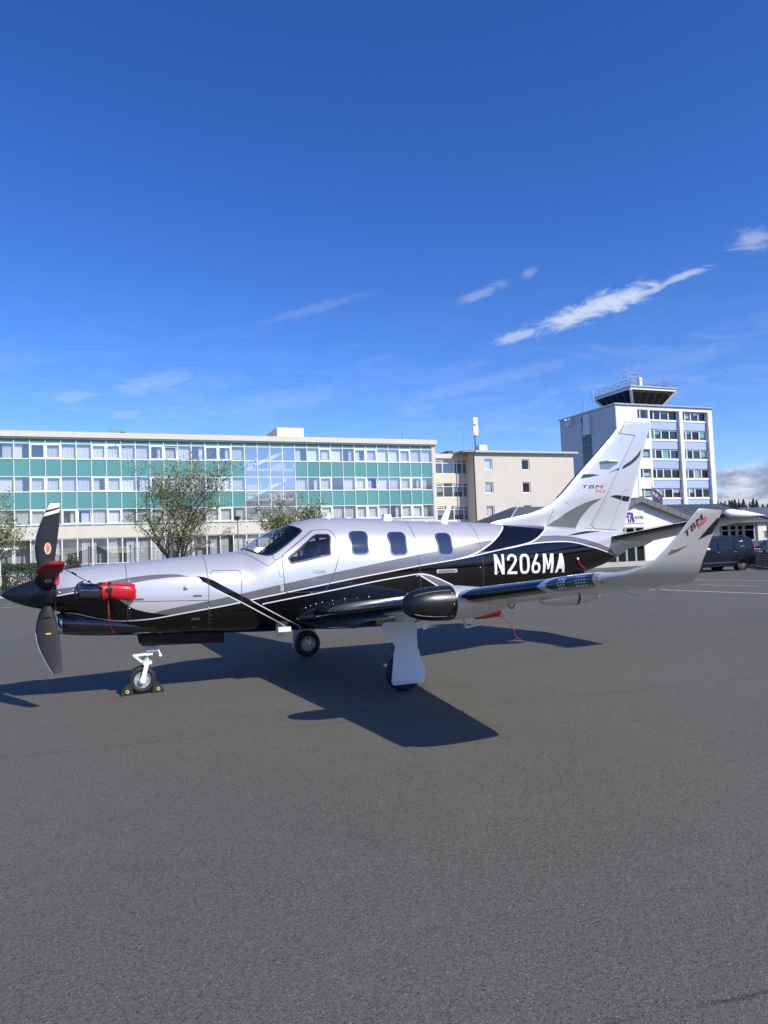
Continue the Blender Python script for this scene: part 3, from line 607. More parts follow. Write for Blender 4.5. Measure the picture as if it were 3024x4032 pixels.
def vehicle(name, L, H, Wd, prof, glass, wheels, rw, paint, loc, rz, label, cat, spokes=True):
    """side profile prof (x,z) from the front at x=0; sides lean in above the belt"""
    root = empty(name, loc, rz, label=label, category=cat)
    belt = H*.53; hw = Wd/2
    def half(z): t = max(0, (z-belt)/(H-belt)); return hw*(1-.12*t) - (.03*hw if z < H*.2 else 0)
    top = [p for p in prof]; b = MB(); n = len(top)
    ring = lambda k: [(x, half(z)*k if abs(k) > .95 else half(z)*k, z) for x, z in top]
    b.loft([ring(-.93), ring(-1.0), ring(1.0), ring(.93)], cap=True)
    # shrink the outer rings slightly for rounded edges
    for i in range(n):
        for rg in (0, 3):
            x, y, z = b.v[rg*n+i]; cx, cz = L/2, H*.45; b.v[rg*n+i] = (cx+(x-cx)*.985, math.copysign(half(z), y), cz+(z-cz)*.97)
        for rg in (1, 2):
            x, y, z = b.v[rg*n+i]; b.v[rg*n+i] = (x, math.copysign(half(z)*.93, y), z)
    b.build('body', paint, root, smooth=True, autos=32)
    for s_ in (-1, 1):
        for poly in glass:
            g_ = MB(); g_.prism(poly, lambda x, z: (x, s_*(half(z)+.004), z), lambda x, z: (x, s_*(half(z)-.02), z)); g_.build('side_window', pmat('tinted_glass', (.006, .009, .016), .05, 0, .35), root)
        for wx_ in wheels:
            w_ = MB(); w_.lathe([(-.11, rw*.60), (-.11, rw*.93), (-.07, rw), (.07, rw), (.11, rw*.93), (.11, rw*.6), (.05, rw*.55), (-.05, rw*.55)], (wx_, s_*(hw-.13), rw), (0, 1, 0), 28)
            wh = w_.build('wheel', rubber, root, smooth=True, autos=40)
            h_ = MB(); h_.lathe([(0, .06), (.02, .06), (.02, .001)], (wx_, s_*(hw-.05), rw), (0, s_, 0), 12); h_.lathe([(0, rw*.66), (.015, rw*.66), (.015, rw*.60), (0, rw*.60)], (wx_, s_*(hw-.04), rw), (0, s_, 0), 28)
            for k in range(10):
                a_ = 6.283*k/10; p0 = Vector((wx_, s_*(hw-.035), rw)); q0 = Vector((math.cos(a_), 0, math.sin(a_)))
                h_.bar(p0+q0*.05, p0+q0*rw*.62, rw*.16, .03, up=(0, 1, 0))
            h_.build('rim', pmat('alloy', (.68, .68, .69), .3, .2), wh)
            ar = MB(); ar.lathe([(-.3, rw*1.13), (.016, rw*1.13), (.016, rw*1.01), (-.3, rw*1.01)], (wx_, s_*(hw-.012), rw), (0, s_, 0), 28); ar.build('wheel_arch', black_matt, root)
    return root
vprof = [(.05, .32), (.0, .5), (.03, .78), (.18, 1.0), (1.0, 1.17), (1.75, 1.72), (2.05, 1.83), (3.6, 1.87), (4.75, 1.82), (4.98, 1.70), (5.10, 1.1), (5.13, .62), (5.08, .32), (4.7, .24), (.5, .24)]
vglass = [[(1.35, 1.16), (1.95, 1.66), (2.42, 1.70), (2.42, 1.14)], [(2.48, 1.14), (2.48, 1.70), (3.58, 1.73), (3.58, 1.13)], [(3.64, 1.13), (3.64, 1.73), (4.70, 1.69), (4.86, 1.50), (4.86, 1.14)]]
P = gnd(2919, 2245.5); vpaint = pmat('van_paint', (.003, .004, .008), .18, 0, .5, .25, .03)
van = vehicle('parked_van', 5.13, 1.87, 1.93, vprof, vglass, (.93, 4.10), .335, vpaint, P - D*4.10 + N*.85, SITE_A, 'black passenger van with white logo on its rear window, behind the wing tip', 'van')
for x in (2.32, 3.5): part('door_handle', chrome, van, (x, x+.22, -.985, -.955, 1.02, 1.055))
part('tail_light', redmark, van, (5.05, 5.10, -.945, -.88, 1.0, 1.35)); part('side_trim', darkgrey, van, (1.3, 3.7, -.976, -.955, .46, .50)); part('roof_rail', black_matt, van, (2.2, 4.7, -.78, -.74, 1.86, 1.91))
lg = MB(); yv = -.893
lg.prism([(3.98, 1.58), (4.28, 1.62), (4.34, 1.40), (4.14, 1.36)], lambda x, z: (x, yv, z), lambda x, z: (x, yv+.02, z))
lg.build('window_logo', lettwhite, van); flat_text('window_lettering', 'ACE FBO', van, 4.02, 1.24, .36, .08, -.928, lettwhite, bold=.01)
P = uv2w(*[site(3040, 2180, 62)[0], 62]); cprof = [(.05, .3), (0, .5), (.1, .75), (.9, .92), (1.5, 1.38), (2.6, 1.45), (3.5, 1.35), (4.0, .98), (4.35, .9), (4.4, .5), (4.3, .25), (.3, .22)]
vehicle('parked_car', 4.4, 1.45, 1.8, cprof, [[(1.15, .94), (1.6, 1.32), (2.5, 1.38), (2.5, .94)], [(2.55, .94), (2.55, 1.38), (3.35, 1.28), (3.65, .96)]], (.85, 3.5), .31, pmat('car_paint', (.035, .038, .042), .25, .3, .5, .5), P - D*2.6 + Vector((0, 0, 0)), SITE_A, 'dark grey car half hidden behind the canopy post at right edge', 'car')
rk = MB()
ub, _ = site(2966, 2180, 44.4)
for i in range(3): x = ub-ua+.22*i; rk.tube([(x, -.2, 0), (x, -.2, .75), (x+.03, -.2, .84), (x+.4, -.2, .84), (x+.45, -.2, .78), (x+.45, -.2, 0)], .022, 6)
o = rk.build('bicycle_rack', galv, None, label='small galvanised hoop bicycle rack against the terminal wall behind the van', category='bicycle rack'); o.location = uv2w(ua, 44.6); o.rotation_euler = (0, 0, SITE_A)
fl = MB(); leafm = pmat('conifer_dark', (.014, .022, .014), .95, noise=(.3, .5)); hillm = pmat('hill_dark', (.02, .026, .018), .95)
for k in range(420):
    x = rnd.uniform(60, 420); y = 560+rnd.uniform(-30, 60)+(x-200)*-.2; zb0 = 20+3*math.sin(x*.03); h = rnd.uniform(4, 9); w = rnd.uniform(1.5, 3)
    for q in range(4): fl.lathe([(h*(.22*q), w*(1-.22*q)*rnd.uniform(.8, 1.15)), (h*(.22*q+.34), .05)], (x+rnd.uniform(-.3, .3), y, zb0), (rnd.uniform(-.04, .04), 0, 1), 6)
fl.build('wood', leafm, kind='stuff', label='dark conifer wood along the low ridge at right', category='wood')
hl = MB(); hl.loft([[(x, y, z) for x in (60, 150, 260, 420)] for (y, z) in ((480, 0), (560, 21), (640, 20), (700, 0))], closed=False); hl.build('hill', hillm, kind='structure')

# flag
fu, fz1 = site(2566, 1900, 66); flag = empty('flagpole', uv2w(fu, 66), SITE_A, label='thin pole with limp dark purple flag in front of the control tower', category='flagpole')
p_ = MB(); p_.tube([(0, 0, 0), (0, 0, fz1)], [.05, .03], 8); p_.build('pole', galv, flag)
f_ = MB(); n_ = 12
for i in range(n_):
    for j in range(8):
        def fp(i, j): t = i/n_; s = j/8; return (.05+1.25*t, .16*math.sin(5*t+1.2*s), fz1-.45-1.05*t-s*1.65+.1*math.sin(4*t))
        f_.quad(fp(i, j+1), fp(i+1, j+1), fp(i+1, j), fp(i, j), 0 if not (i in (2, 3, 4, 5, 6, 7) and j in (2, 3)) else (1 if (i+j) % 3 else 2))
f_.build('flag', [pmat('flag_cloth', (.07, .055, .12), .8), pmat('flag_white', (.5, .48, .5), .8), pmat('flag_red', (.3, .03, .07), .8)], flag, smooth=True, recalc=False, weld=True)
for (px, top, vv) in ((2510, 1842, 64), (2483, 1935, 64)):
    u_, z_ = site(px, top, vv); p_ = MB(); p_.tube([(0, 0, 0), (0, 0, z_)], [.05, .03], 8); o = p_.build('flagpole', galv, None, label='bare thin flagpole, %s of two between the tail fin and the flag' % ('taller' if top < 1900 else 'shorter'), category='flagpole'); o.location = uv2w(u_, vv)

# ---------------------------------------------------------------- fence, lamp, hedge
fen_m = pmat('fence_wire', (.06, .065, .07), .5, .4)
VF = 50.0; FT = 2.68
pm = MB()
for i in range(50): pm.box(i*.05, i*.05+.007, -.004, .004, .05, FT-.1)
for z in (.2, .8, 1.4, 2.0, 2.5): pm.box(0, 2.46, -.012, -.005, z, z+.008); pm.box(0, 2.46, .005, .012, z, z+.008)
pmesh = pm.mesh('wire_panel', fen_m)
fen = broot('wire_fence', -12.5, VF, label='tall dark welded wire fence in front of the glazed building', category='fence')
po = MB(); po.box(-.03, .03, -.03, .03, 0, FT); po.lathe([(0, .03), (.03, .055), (.07, .055), (.1, .02)], (0, 0, FT), (0, 0, 1), 8)
pomesh = po.mesh('post', darkgrey)
for i in range(16):
    link('post', pomesh, fen, (2.5*i, 0, .05))
    if i < 15: link('wire_panel', pmesh, fen, (2.5*i+.02, 0, .05))
lu, lz = site(935, 2030, 56)
lamp = broot('lamp_post', lu, 56, label='slim grey lamp post with wide cone shade in front of cream band', category='lamp post')
p_ = MB(); p_.tube([(0, 0, 0), (0, 0, lz-.35)], [.06, .04], 8); p_.build('pole', midgrey, lamp)
p_ = MB(); p_.lathe([(0, .05), (.28, .26), (.32, .27), (.40, .10), (.42, .02)], (0, 0, lz-.42), (0, 0, 1), 20); p_.build('lamp_shade', pmat('lamp_shade_grey', (.10, .10, .11), .4), lamp)

leafA = pmat('leaf_spring', (.24, .26, .115), .7, noise=(1.5, .5)); leafB = pmat('leaf_hedge', (.055, .085, .030), .7, noise=(1.5, .5))
bark = pmat('bark', (.075, .062, .050), .9, noise=(6, .4))
def leafcloud(mb, pts, size, r_, mi=0):
    for p in pts:
        a = Vector((r_.gauss(0, 1), r_.gauss(0, 1), r_.gauss(0, 1))).normalized(); b_ = a.orthogonal().normalized(); s_ = size*r_.uniform(.6, 1.4)
        c_ = a.cross(b_); q = Vector(p); mb.quad(tuple(q-b_*s_), tuple(q-c_*s_*.45), tuple(q+b_*s_), tuple(q+c_*s_*.45), mi)
def tree(name, u, v, h, spread, stems, seed, leaves, lsize, label, thick=.16, upright=.75, base=.1, cover=.85):
    r_ = random.Random(seed); root = broot(name, u, v, label=label, category='tree')
    tr = MB(); br = MB(); lf = MB(); tips = []
    def grow(p, d, L, rad, lev, cap):
        n = 5; pts = [p]; rs = [rad]
        for i in range(n):
            d = (d + Vector((r_.gauss(0, .13), r_.gauss(0, .13), r_.gauss(0, .07)+.05*upright))).normalized(); p = p + d*(L/n); pts.append(p); rs.append(rad*(1-.62*(i+1)/n))
        (tr if lev == 0 else br).tube(pts, rs, 6 if lev < 2 else 4, cap=False)
        if lev >= 2: tips.extend(pts[1:])
        if lev < 4:
            kids = (7, 6, 5, 4)[lev]
            for k in range(kids):
                t = r_.uniform(.28, 1.0) if lev else r_.uniform(.25, 1.0); i = min(n-1, int(t*n)); q = pts[i].lerp(pts[i+1], t*n-i)
                out = Vector((r_.gauss(0, 1), r_.gauss(0, 1), 0)).normalized(); nd = (d*upright + out*r_.uniform(.35, .95) + Vector((0, 0, r_.uniform(-.1, .35)))).normalized()
                grow(q, nd, L*r_.uniform(.42, .66), rs[i]*.40, lev+1, cap)
    for k in range(stems):
        a = 6.283*k/stems+r_.uniform(-.3, .3); lean = r_.uniform(.25, 1)*spread
        grow(Vector((math.cos(a)*base, math.sin(a)*base, 0)), Vector((math.cos(a)*lean, math.sin(a)*lean, 1)).normalized(), h*r_.uniform(.48, .66), thick*r_.uniform(.7, 1.1), 0, h)
    r_.shuffle(tips)
    pts = []
    while len(pts) < leaves:
        p = r_.choice(tips[:int(len(tips)*cover)]); pts.append(p + Vector((r_.gauss(0, .09), r_.gauss(0, .09), r_.gauss(0, .09))))
    leafcloud(lf, pts, lsize, r_)
    tr.build('trunk', bark, root, smooth=True, recalc=False); br.build('branch', bark, root, recalc=False); lf.build('crown', leafA, root, recalc=False)
    return root
tu, _ = site(690, 2185, 58)
tree('multi_stem_tree', tu, 56, 9.8, .27, 6, 11, 11500, .08, 'large sparse multi-stem tree in early leaf in front of teal panels')
tu2, _ = site(1165, 2060, 57)
tree('small_tree', tu2, 57, 6.3, .24, 7, 5, 13000, .09, 'small rounded bushy tree behind the aircraft windscreen', .09, .6)
tu3, _ = site(-95, 2200, 54)
tree('edge_tree', tu3, 54, 7.6, .32, 5, 8, 9000, .08, 'leafy tree cut off by the left edge of the photo', .1, .6)
tu4, _ = site(2060, 2030, 66)
tree('bare_tree', tu4, 66, 6.6, .35, 3, 21, 260, .06, 'almost bare small tree behind the grey roof and dorsal fin', .07, .7)
def hedge(name, u0, u1, v0, v1, h, seed, n, label, cat='hedge', round_=False):
    r_ = random.Random(seed); root = broot(name, (u0+u1)/2, (v0+v1)/2, label=label, category=cat); b = MB(); pts = []
    while len(pts) < n:
        x, y, z = r_.uniform(-1, 1), r_.uniform(-1, 1), r_.uniform(0, 1)
        if round_ and x*x+y*y+(z*2-1)**2 > 1.0+r_.uniform(-.2, .15): continue
        m_ = max(abs(x), abs(y), z)
        if not round_ and m_ < .8: continue
        pts.append((x*(u1-u0)/2, y*(v1-v0)/2, .1+z*h*r_.uniform(.93, 1.05)))
    leafcloud(b, pts, .07, r_); b.build('foliage', leafB, root, recalc=False)
    s_ = MB()
    for k in range(14): x, y = r_.uniform(-.9, .9)*(u1-u0)/2, r_.uniform(-.8, .8)*(v1-v0)/2; s_.tube([(x, y, 0), (x*1.03, y, h*.85)], .02, 4)
    s_.build('stem', bark, root, recalc=False)
hedge('clipped_hedge', -5.1, -3.0, 52.2, 53.4, 1.75, 3, 6000, 'clipped green hedge behind the fence by the entrance doors')
hedge('clipped_hedge', -9.5, -5.6, 52.2, 53.6, 1.5, 4, 6000, 'loose shrubs left of the clipped hedge at the left edge', 'shrub')
su, _ = site(288, 2215, 53.5); hedge('garden_shrub', su-.55, su+.5, 53, 54, 2.3, 6, 2200, 'single upright green shrub behind the propeller and the fence', 'shrub', True)

# low ground and trees behind the photographer: what the glass and black paint mirror
hb = MB(); rh = random.Random(3); rowA = []; rowB = []
for i in range(150):
    t = R(33)+R(294)*i/149; tp = min(1, i/14, (149-i)/14); rr_ = 170+25*math.sin(3*t); hgt = (5+2.5*rh.random()+(4.5*rh.random() if rh.random() < .3 else 0))*tp; rowA.append((rr_*math.sin(t), rr_*math.cos(t), 0)); rowB.append(((rr_+4)*math.sin(t), (rr_+4)*math.cos(t), hgt))
hb.loft([rowA, rowB, [(x*1.3, y*1.3, z*.9) for x, y, z in rowB], [(x*1.5, y*1.5, 0) for x, y, z in rowB]], closed=False); hb.build('terrain', pmat('far_trees', (.03, .035, .02), .95, noise=(.1, .4)), kind='structure')

# ================================================================== aircraft
# local frame of the builder: x aft from the nose wheel, y towards the left wing, z up (flipped when linked)
PL_LOC = Vector((-3.296, 9.908, 0)); PL_ROT = R(24.384)
plane = empty('turboprop_aircraft', PL_LOC, PL_ROT, label='silver and black single turboprop aircraft with winglets parked on the apron', category='aircraft')
def pbuild(mb, name, mat, parent=None, smooth=False, **kw): return mb.build(name, mat, plane if parent is None else parent, smooth, flip=True, **kw)
def ptop(mb, name, mat, smooth=False, **kw):
    """a thing of its own that rests on or hangs from the aircraft: own origin at its lowest point"""
    n = len(mb.v); cx = sum(v[0] for v in mb.v)/n; cy = sum(v[1] for v in mb.v)/n; cz = min(v[2] for v in mb.v)
    mb.v = [(x-cx, y-cy, z-cz) for x, y, z in mb.v]
    o = mb.build(name, mat, None, smooth, flip=True, **kw)
    o.location = PL_LOC + Matrix.Rotation(PL_ROT, 3, 'Z') @ Vector((cx, -cy, cz)); o.rotation_euler = (0, 0, PL_ROT); return o

SEC = [(-1.02,1.655,1.15,.29,2,2),(-.9,1.68,1.10,.335,2,2.1),(-.5,1.715,.95,.41,2.1,2.2),(0,1.747,.80,.475,2.2,2.4),(.5,1.78,.75,.53,2.2,2.6),(.83,1.80,.735,.56,2.2,2.6),(1.2,1.825,.71,.59,2.2,2.7),(1.32,1.84,.705,.598,2.2,2.7),
(1.62,2.015,.69,.615,2.1,2.7),(1.85,2.118,.685,.625,2.1,2.7),(2.03,2.18,.68,.63,2.1,2.7),(2.26,2.243,.675,.64,2.1,2.7),(2.5,2.278,.672,.643,2.15,2.7),(2.75,2.282,.67,.645,2.2,2.7),
(3.4,2.255,.675,.645,2.2,2.7),(4.0,2.215,.70,.64,2.2,2.6),(4.8,2.185,.765,.61,2.2,2.4),(5.3,2.16,.82,.57,2.2,2.3),(5.8,2.13,.90,.51,2.2,2.2),(6.6,2.085,1.07,.40,2.2,2.1),(7.45,2.02,1.28,.28,2.2,2.0),(7.9,1.99,1.40,.21,2.1,2),(8.1,1.975,1.48,.175,2,2),(8.45,1.93,1.65,.10,2,2),(8.6,1.88,1.75,.04,2,2)]
def spline(xs, ys):
    n = len(xs); h = [xs[i+1]-xs[i] for i in range(n-1)]; d = [(ys[i+1]-ys[i])/h[i] for i in range(n-1)]
    m_ = [d[0]]+[(2*d[i-1]*d[i]/(d[i-1]+d[i]) if d[i-1]*d[i] > 0 else 0) for i in range(1, n-1)]+[d[-1]]
    def f(x):
        x = min(max(x, xs[0]), xs[-1]); i = 0
        while i < n-2 and x > xs[i+1]: i += 1
        t = (x-xs[i])/h[i]
        return ys[i]*(2*t**3-3*t*t+1)+h[i]*m_[i]*(t**3-2*t*t+t)+ys[i+1]*(3*t*t-2*t**3)+h[i]*m_[i+1]*(t**3-t*t)
    return f
SX = [s[0] for s in SEC]; SF = [spline(SX, [s[k] for s in SEC]) for k in range(1, 6)]
def section(x): return [f(x) for f in SF]
def ysurf(x, z, inset=0.0):
    zt, zb, hw, nu, nl = section(x); zt -= inset; zb += inset; hw -= inset; zm = zb+(zt-zb)*.48
    u, n = ((z-zm)/(zt-zm), nu) if z > zm else ((zm-z)/(zm-zb), nl)
    return hw*max(0, 1-min(1, max(0, u))**n)**(1/n)
def fring(x, n, inset=0.0):
    zt, zb, hw, nu, nl = section(x); zt -= inset; zb += inset; hw -= inset; zm = zb+(zt-zb)*.48; out = []
    for j in range(n):
        t = 2*math.pi*j/n; c, s = math.cos(t), math.sin(t); e = nu if s >= 0 else nl
        out.append((x, hw*math.copysign(abs(c)**(2/e), c), zm+((zt-zm) if s >= 0 else (zm-zb))*math.copysign(abs(s)**(2/e), s)))
    return out

# ---- livery as a node material on the skin (object coordinates are the aircraft's own)
def livery():
    mt = bpy.data.materials.new('aircraft_livery'); mt.use_nodes = True; T = NT(mt.node_tree); b = T.n['Principled BSDF']
    so = T.new('ShaderNodeSeparateXYZ'); T.l.new(T.new('ShaderNodeTexCoord').outputs['Object'], so.inputs[0]); X, Zc = so.outputs[0], so.outputs[2]
    X0, XS, Z0, ZS = -1.8, 11.0, .5, 2.0
    xn = T.m('DIVIDE', T.m('SUBTRACT', X, X0), XS); zn = T.m('DIVIDE', T.m('SUBTRACT', Zc, Z0), ZS)
    def curve(pts, vec=False):
        nd = T.new('ShaderNodeFloatCurve'); c = nd.mapping.curves[0]; pts = sorted(pts)
        P = [((x-X0)/XS, (z-Z0)/ZS) for x, z in pts]
        if P[0][0] > .002: P = [(0.0, P[0][1])]+P
        if P[-1][0] < .998: P = P+[(1.0, P[-1][1])]
        c.points[0].location = P[0]; c.points[1].location = P[-1]
        for p in P[1:-1]: c.points.new(*p)
        for p in c.points: p.handle_type = 'VECTOR' if vec else 'AUTO_CLAMPED'
        nd.mapping.use_clip = False; nd.mapping.update(); T.put(nd.inputs['Value'], xn); return nd.outputs[0]
    below = lambda c: T.m('LESS_THAN', zn, c)
    above = lambda c: T.m('GREATER_THAN', zn, c)
    rng = lambda a, c: T.m('MULTIPLY', T.m('GREATER_THAN', X, a), T.m('LESS_THAN', X, c))
    AND = lambda *q: q[0] if len(q) == 1 else T.m('MULTIPLY', q[0], AND(*q[1:]))
    line = lambda c, w: T.m('LESS_THAN', T.m('ABSOLUTE', T.m('SUBTRACT', zn, c)), w/2/ZS)
    S1p = [(-.914,1.128),(-.787,1.112),(-.66,1.075),(-.467,1.024),(-.192,.994),(.087,1.003),(.389,1.041),(.682,1.079),(1.052,1.126),(1.391,1.182),(1.825,1.245),(2.748,1.378),(3.284,1.448),(3.847,1.52),(4.693,1.612),(5.309,1.704),(5.892,1.776),(6.347,1.803),(6.656,1.805),(6.963,1.783),(7.272,1.718),(7.781,1.586),(8.1,1.48),(8.6,1.40)]
    S1 = curve(S1p)
    Bp = [(-1.1,1.35),(-1.015,1.359),(-.756,1.389),(-.565,1.374),(-.405,1.327),(-.309,1.274),(-.196,1.192),(-.081,1.129),(.135,1.072),(.30,1.045)]
    B = curve(Bp+[p for p in S1p if p[0] > .38])
    G1u = curve([(-1.1,1.436),(-1.014,1.442),(-.77,1.466),(-.529,1.495),(-.225,1.534),(-.066,1.553),(.188,1.566),(.41,1.559),(.62,1.522)])
    G1l = curve([(-1.1,1.34),(-.80,1.38),(-.66,1.43),(-.531,1.454),(-.229,1.465),(.098,1.503),(.354,1.521),(.62,1.523)])
    G2 = curve([(.10,1.072),(.152,1.090),(.683,1.176),(1.054,1.235),(1.809,1.365),(2.525,1.482),(3.295,1.602),(3.9,1.693),(4.178,1.732),(4.682,1.801),(5.003,1.842),(5.275,1.862),(5.5,1.87)])
    Du = curve([(.63,1.521),(.70,1.518),(.744,1.509),(.846,1.472),(.964,1.399),(1.209,1.252),(1.39,1.143),(1.803,.903),(2.079,.755),(2.3,.62)])
    Dl = curve([(.63,1.521),(.737,1.443),(.907,1.33),(1.082,1.23),(1.207,1.159),(1.506,.982),(1.827,.797),(2.1,.63)])
    S2 = curve([(1.45,1.10),(1.521,1.112),(1.825,1.153),(2.417,1.230),(3.28,1.345),(3.6,1.379),(3.84,1.400)])
    S2a = curve([(3.80,1.398),(3.84,1.402),(3.978,1.387),(4.139,1.334),(4.305,1.264),(4.441,1.199),(4.6,1.11)]); S2b = curve([(3.80,1.424),(3.852,1.395),(4.174,1.205),(4.3,1.13)], True)
    SL = curve([(4.45,1.585),(4.644,1.612),(4.799,1.648),(4.964,1.706),(5.142,1.787),(5.311,1.881),(5.49,2.0),(5.651,2.12),(5.75,2.25)])
    SR = curve([(5.2,1.69),(5.309,1.706),(5.683,1.752),(5.957,1.797),(6.125,1.849),(6.329,1.948),(6.495,2.045),(6.6,2.14)])
    G3 = curve([(5.9,1.78),(5.957,1.797),(6.15,1.872),(6.303,1.905),(6.547,1.910),(6.853,1.894),(7.15,1.847),(7.612,1.728),(7.811,1.655),(8.1,1.53)])
    grey = T.m('MAXIMUM', AND(rng(-1.2, .62), below(G1u), above(G1l)), T.m('MAXIMUM', AND(rng(.10, 5.4), below(G2)), AND(rng(5.93, 9), below(G3))))
    saddle = AND(rng(4.5, 6.58), below(SL), above(SR), above(S1))
    diag = AND(rng(.63, 2.25), below(Du), above(Dl))
    blk = T.m('MAXIMUM', below(B), T.m('MAXIMUM', saddle, diag))
    wedge = AND(rng(3.85, 4.6), below(S2a), above(S2b))
    wl = AND(rng(-.93, 7.9), line(S1, .016))
    for q in (AND(rng(-1.2, -.55), line(B, .014)), AND(rng(1.5, 3.86), line(S2, .015)), AND(rng(3.84, 4.62), line(S2a, .020)), AND(rng(3.84, 4.4), line(S2b, .022)),
              AND(rng(4.5, 5.7), line(SL, .024), above(S1)), AND(rng(5.45, 6.55), line(SR, .024)), AND(rng(.75, 1.95), line(Dl, .015)), AND(rng(1.36, 2.2), line(Du, .015))): wl = T.m('MAXIMUM', wl, q)
    wl = T.m('MULTIPLY', wl, T.m('SUBTRACT', 1.0, AND(diag, rng(.9, 2.3))))
    wl = T.m('MAXIMUM', wl, T.m('MAXIMUM', AND(rng(.75, 1.95), line(Dl, .015)), AND(rng(1.36, 2.2), line(Du, .015))))
    col = T.mix(grey, (.665, .655, .645), (.19, .19, .195)); col = T.mix(blk, col, (.004, .004, .005)); col = T.mix(wedge, col, (.16, .16, .165)); col = T.mix(wl, col, (.75, .75, .75))
    met = T.mixf(T.m('MAXIMUM', blk, wl), .46, 0.0); rgh = T.mixf(T.m('MULTIPLY', blk, T.m('SUBTRACT', 1.0, wedge)), 0.28, .05)
    T.l.new(col, b.inputs['Base Color']); T.l.new(met, b.inputs['Metallic']); T.l.new(rgh, b.inputs['Roughness'])
    T.l.new(T.m('MULTIPLY', T.m('SUBTRACT', 1.0, blk), .6), b.inputs['Coat Weight']); b.inputs['Coat Roughness'].default_value = .04
    return mt
liv = livery()

def inpoly(x, y, poly):
    c = False; j = len(poly)-1
    for i in range(len(poly)):
        (xi, yi), (xj, yj) = poly[i], poly[j]
        if (yi > y) != (yj > y) and x < (xj-xi)*(y-yi)/(yj-yi)+xi: c = not c
        j = i
    return c
def rounded(poly, r_, n=5):
    out = []
    for i in range(len(poly)):
        p, a, c = Vector(poly[i]), Vector(poly[i-1]), Vector(poly[(i+1) % len(poly)]); da, dc = (a-p), (c-p); k = min(r_, da.length*.48, dc.length*.48); A_, C_ = p+da.normalized()*k, p+dc.normalized()*k
        for t in range(n+1): t /= n; out.append(tuple(A_*(1-t)**2+p*2*t*(1-t)+C_*t*t))
    return out
WS = [(1.372,1.868),(1.426,1.838),(1.497,1.800),(1.56,1.776),(1.622,1.763),(1.683,1.770),(1.75,1.803),(1.892,1.894),(2.084,2.026),(2.145,2.072),(2.158,2.095),(2.14,2.122),(2.08,2.158),(2.03,2.178)]
WSP = WS+[(2.0,2.6),(1.3,2.6)]
SW = rounded([(1.888,1.715),(1.92,1.638),(2.20,1.684),(2.500,1.735),(2.533,1.985),(2.515,2.022),(2.34,2.026),(2.28,1.996),(2.07,1.838)], .03, 4)
def hole(x, y, z, grow=0.0):
    if 1.3 < x < 2.25 and z > 1.7 and abs(y) > .022 and inpoly(x, z, WSP): return 'w'
    if 1.85 < x < 2.6 and z > 1.6 and z < 2.05 and inpoly(x, z, SW): return 's'
    return None
xs_ = []; x = -1.02
while x < 8.6: xs_.append(x); x += .011 if 1.30 < x < 2.60 else .045
xs_.append(8.6); NR = 168
rings = [fring(x, NR) for x in xs_]
fu_ = MB(); panes = {'wl': MB(), 'wr': MB(), 'sl': MB(), 'sr': MB()}
for r_ in rings: fu_.v += r_
def ctr(q): return [sum(p[k] for p in q)/4 for k in range(3)]
for i in range(len(xs_)-1):
    for j in range(NR):
        q = [rings[i][j], rings[i][(j+1) % NR], rings[i+1][(j+1) % NR], rings[i+1][j]]; c = ctr(q); h = hole(*c)
        if h:
            k = h+('l' if c[1] > 0 else 'r'); panes[k].quad(*[(p[0], p[1]*.994, p[2]-.002) for p in q])
        else: fu_.f.append((i*NR+j, i*NR+(j+1) % NR, (i+1)*NR+(j+1) % NR, (i+1)*NR+j)); fu_.mi.append(0)
fu_.f.append(tuple(range(NR))); fu_.mi.append(0); fu_.f.append(tuple((len(xs_)-1)*NR+j for j in reversed(range(NR)))); fu_.mi.append(0)
fus = pbuild(fu_, 'fuselage', liv, smooth=True, autos=40)
cglass = glassmat('cockpit_glass', .07, (.90, .92, .93))
pbuild(panes['wl'], 'windscreen', cglass, smooth=True, recalc=True, weld=True); pbuild(panes['wr'], 'windscreen', cglass, smooth=True, weld=True)
pbuild(panes['sl'], 'cockpit_side_window', cglass, smooth=True, weld=True); pbuild(panes['sr'], 'cockpit_side_window', cglass, smooth=True, weld=True)

# ---- strips and shapes laid on the skin
def densify(pts, step=.02):
    out = [pts[0]]
    for a, c in zip(pts[:-1], pts[1:]):
        n = max(1, int(math.hypot(c[0]-a[0], c[1]-a[1])/step))
        for k in range(1, n+1): out.append((a[0]+(c[0]-a[0])*k/n, a[1]+(c[1]-a[1])*k/n))
    return out
def skin(x, z, off, side=1, surf=ysurf):
    e = .004
    y = surf(x, z); 
    nx = -(surf(x+e, z)-surf(x-e, z))/(2*e); nz = -(surf(x, z+e)-surf(x, z-e))/(2*e); nz = max(-3, min(3, nz)); l = math.sqrt(1+nx*nx+nz*nz)
    return (x+nx/l*off, side*(y+off/l), z+nz/l*off)
def strip(mb, pts, w, off=.003, side=1, closed=False, surf=ysurf, mi=0):
    pts = densify(list(pts)+([pts[0]] if closed else [])); P = [Vector(skin(x, z, off, side, surf)) for x, z in pts]; n = len(P); ring = []
    for i in range(n):
        a = P[(i-1) % (n-1)] if closed and i == 0 else P[max(i-1, 0)]; c = P[1] if closed and i == n-1 else P[min(i+1, n-1)]
        d = (c-a).normalized(); x, z = pts[i]; nn = (Vector(skin(x, z, off+.02, side, surf))-P[i]).normalized(); s_ = d.cross(nn).normalized()*(w/2); ring.append((P[i]-s_, P[i]+s_))
    for i in range(n-1): mb.quad(tuple(ring[i][0]), tuple(ring[i+1][0]), tuple(ring[i+1][1]), tuple(ring[i][1]), mi)
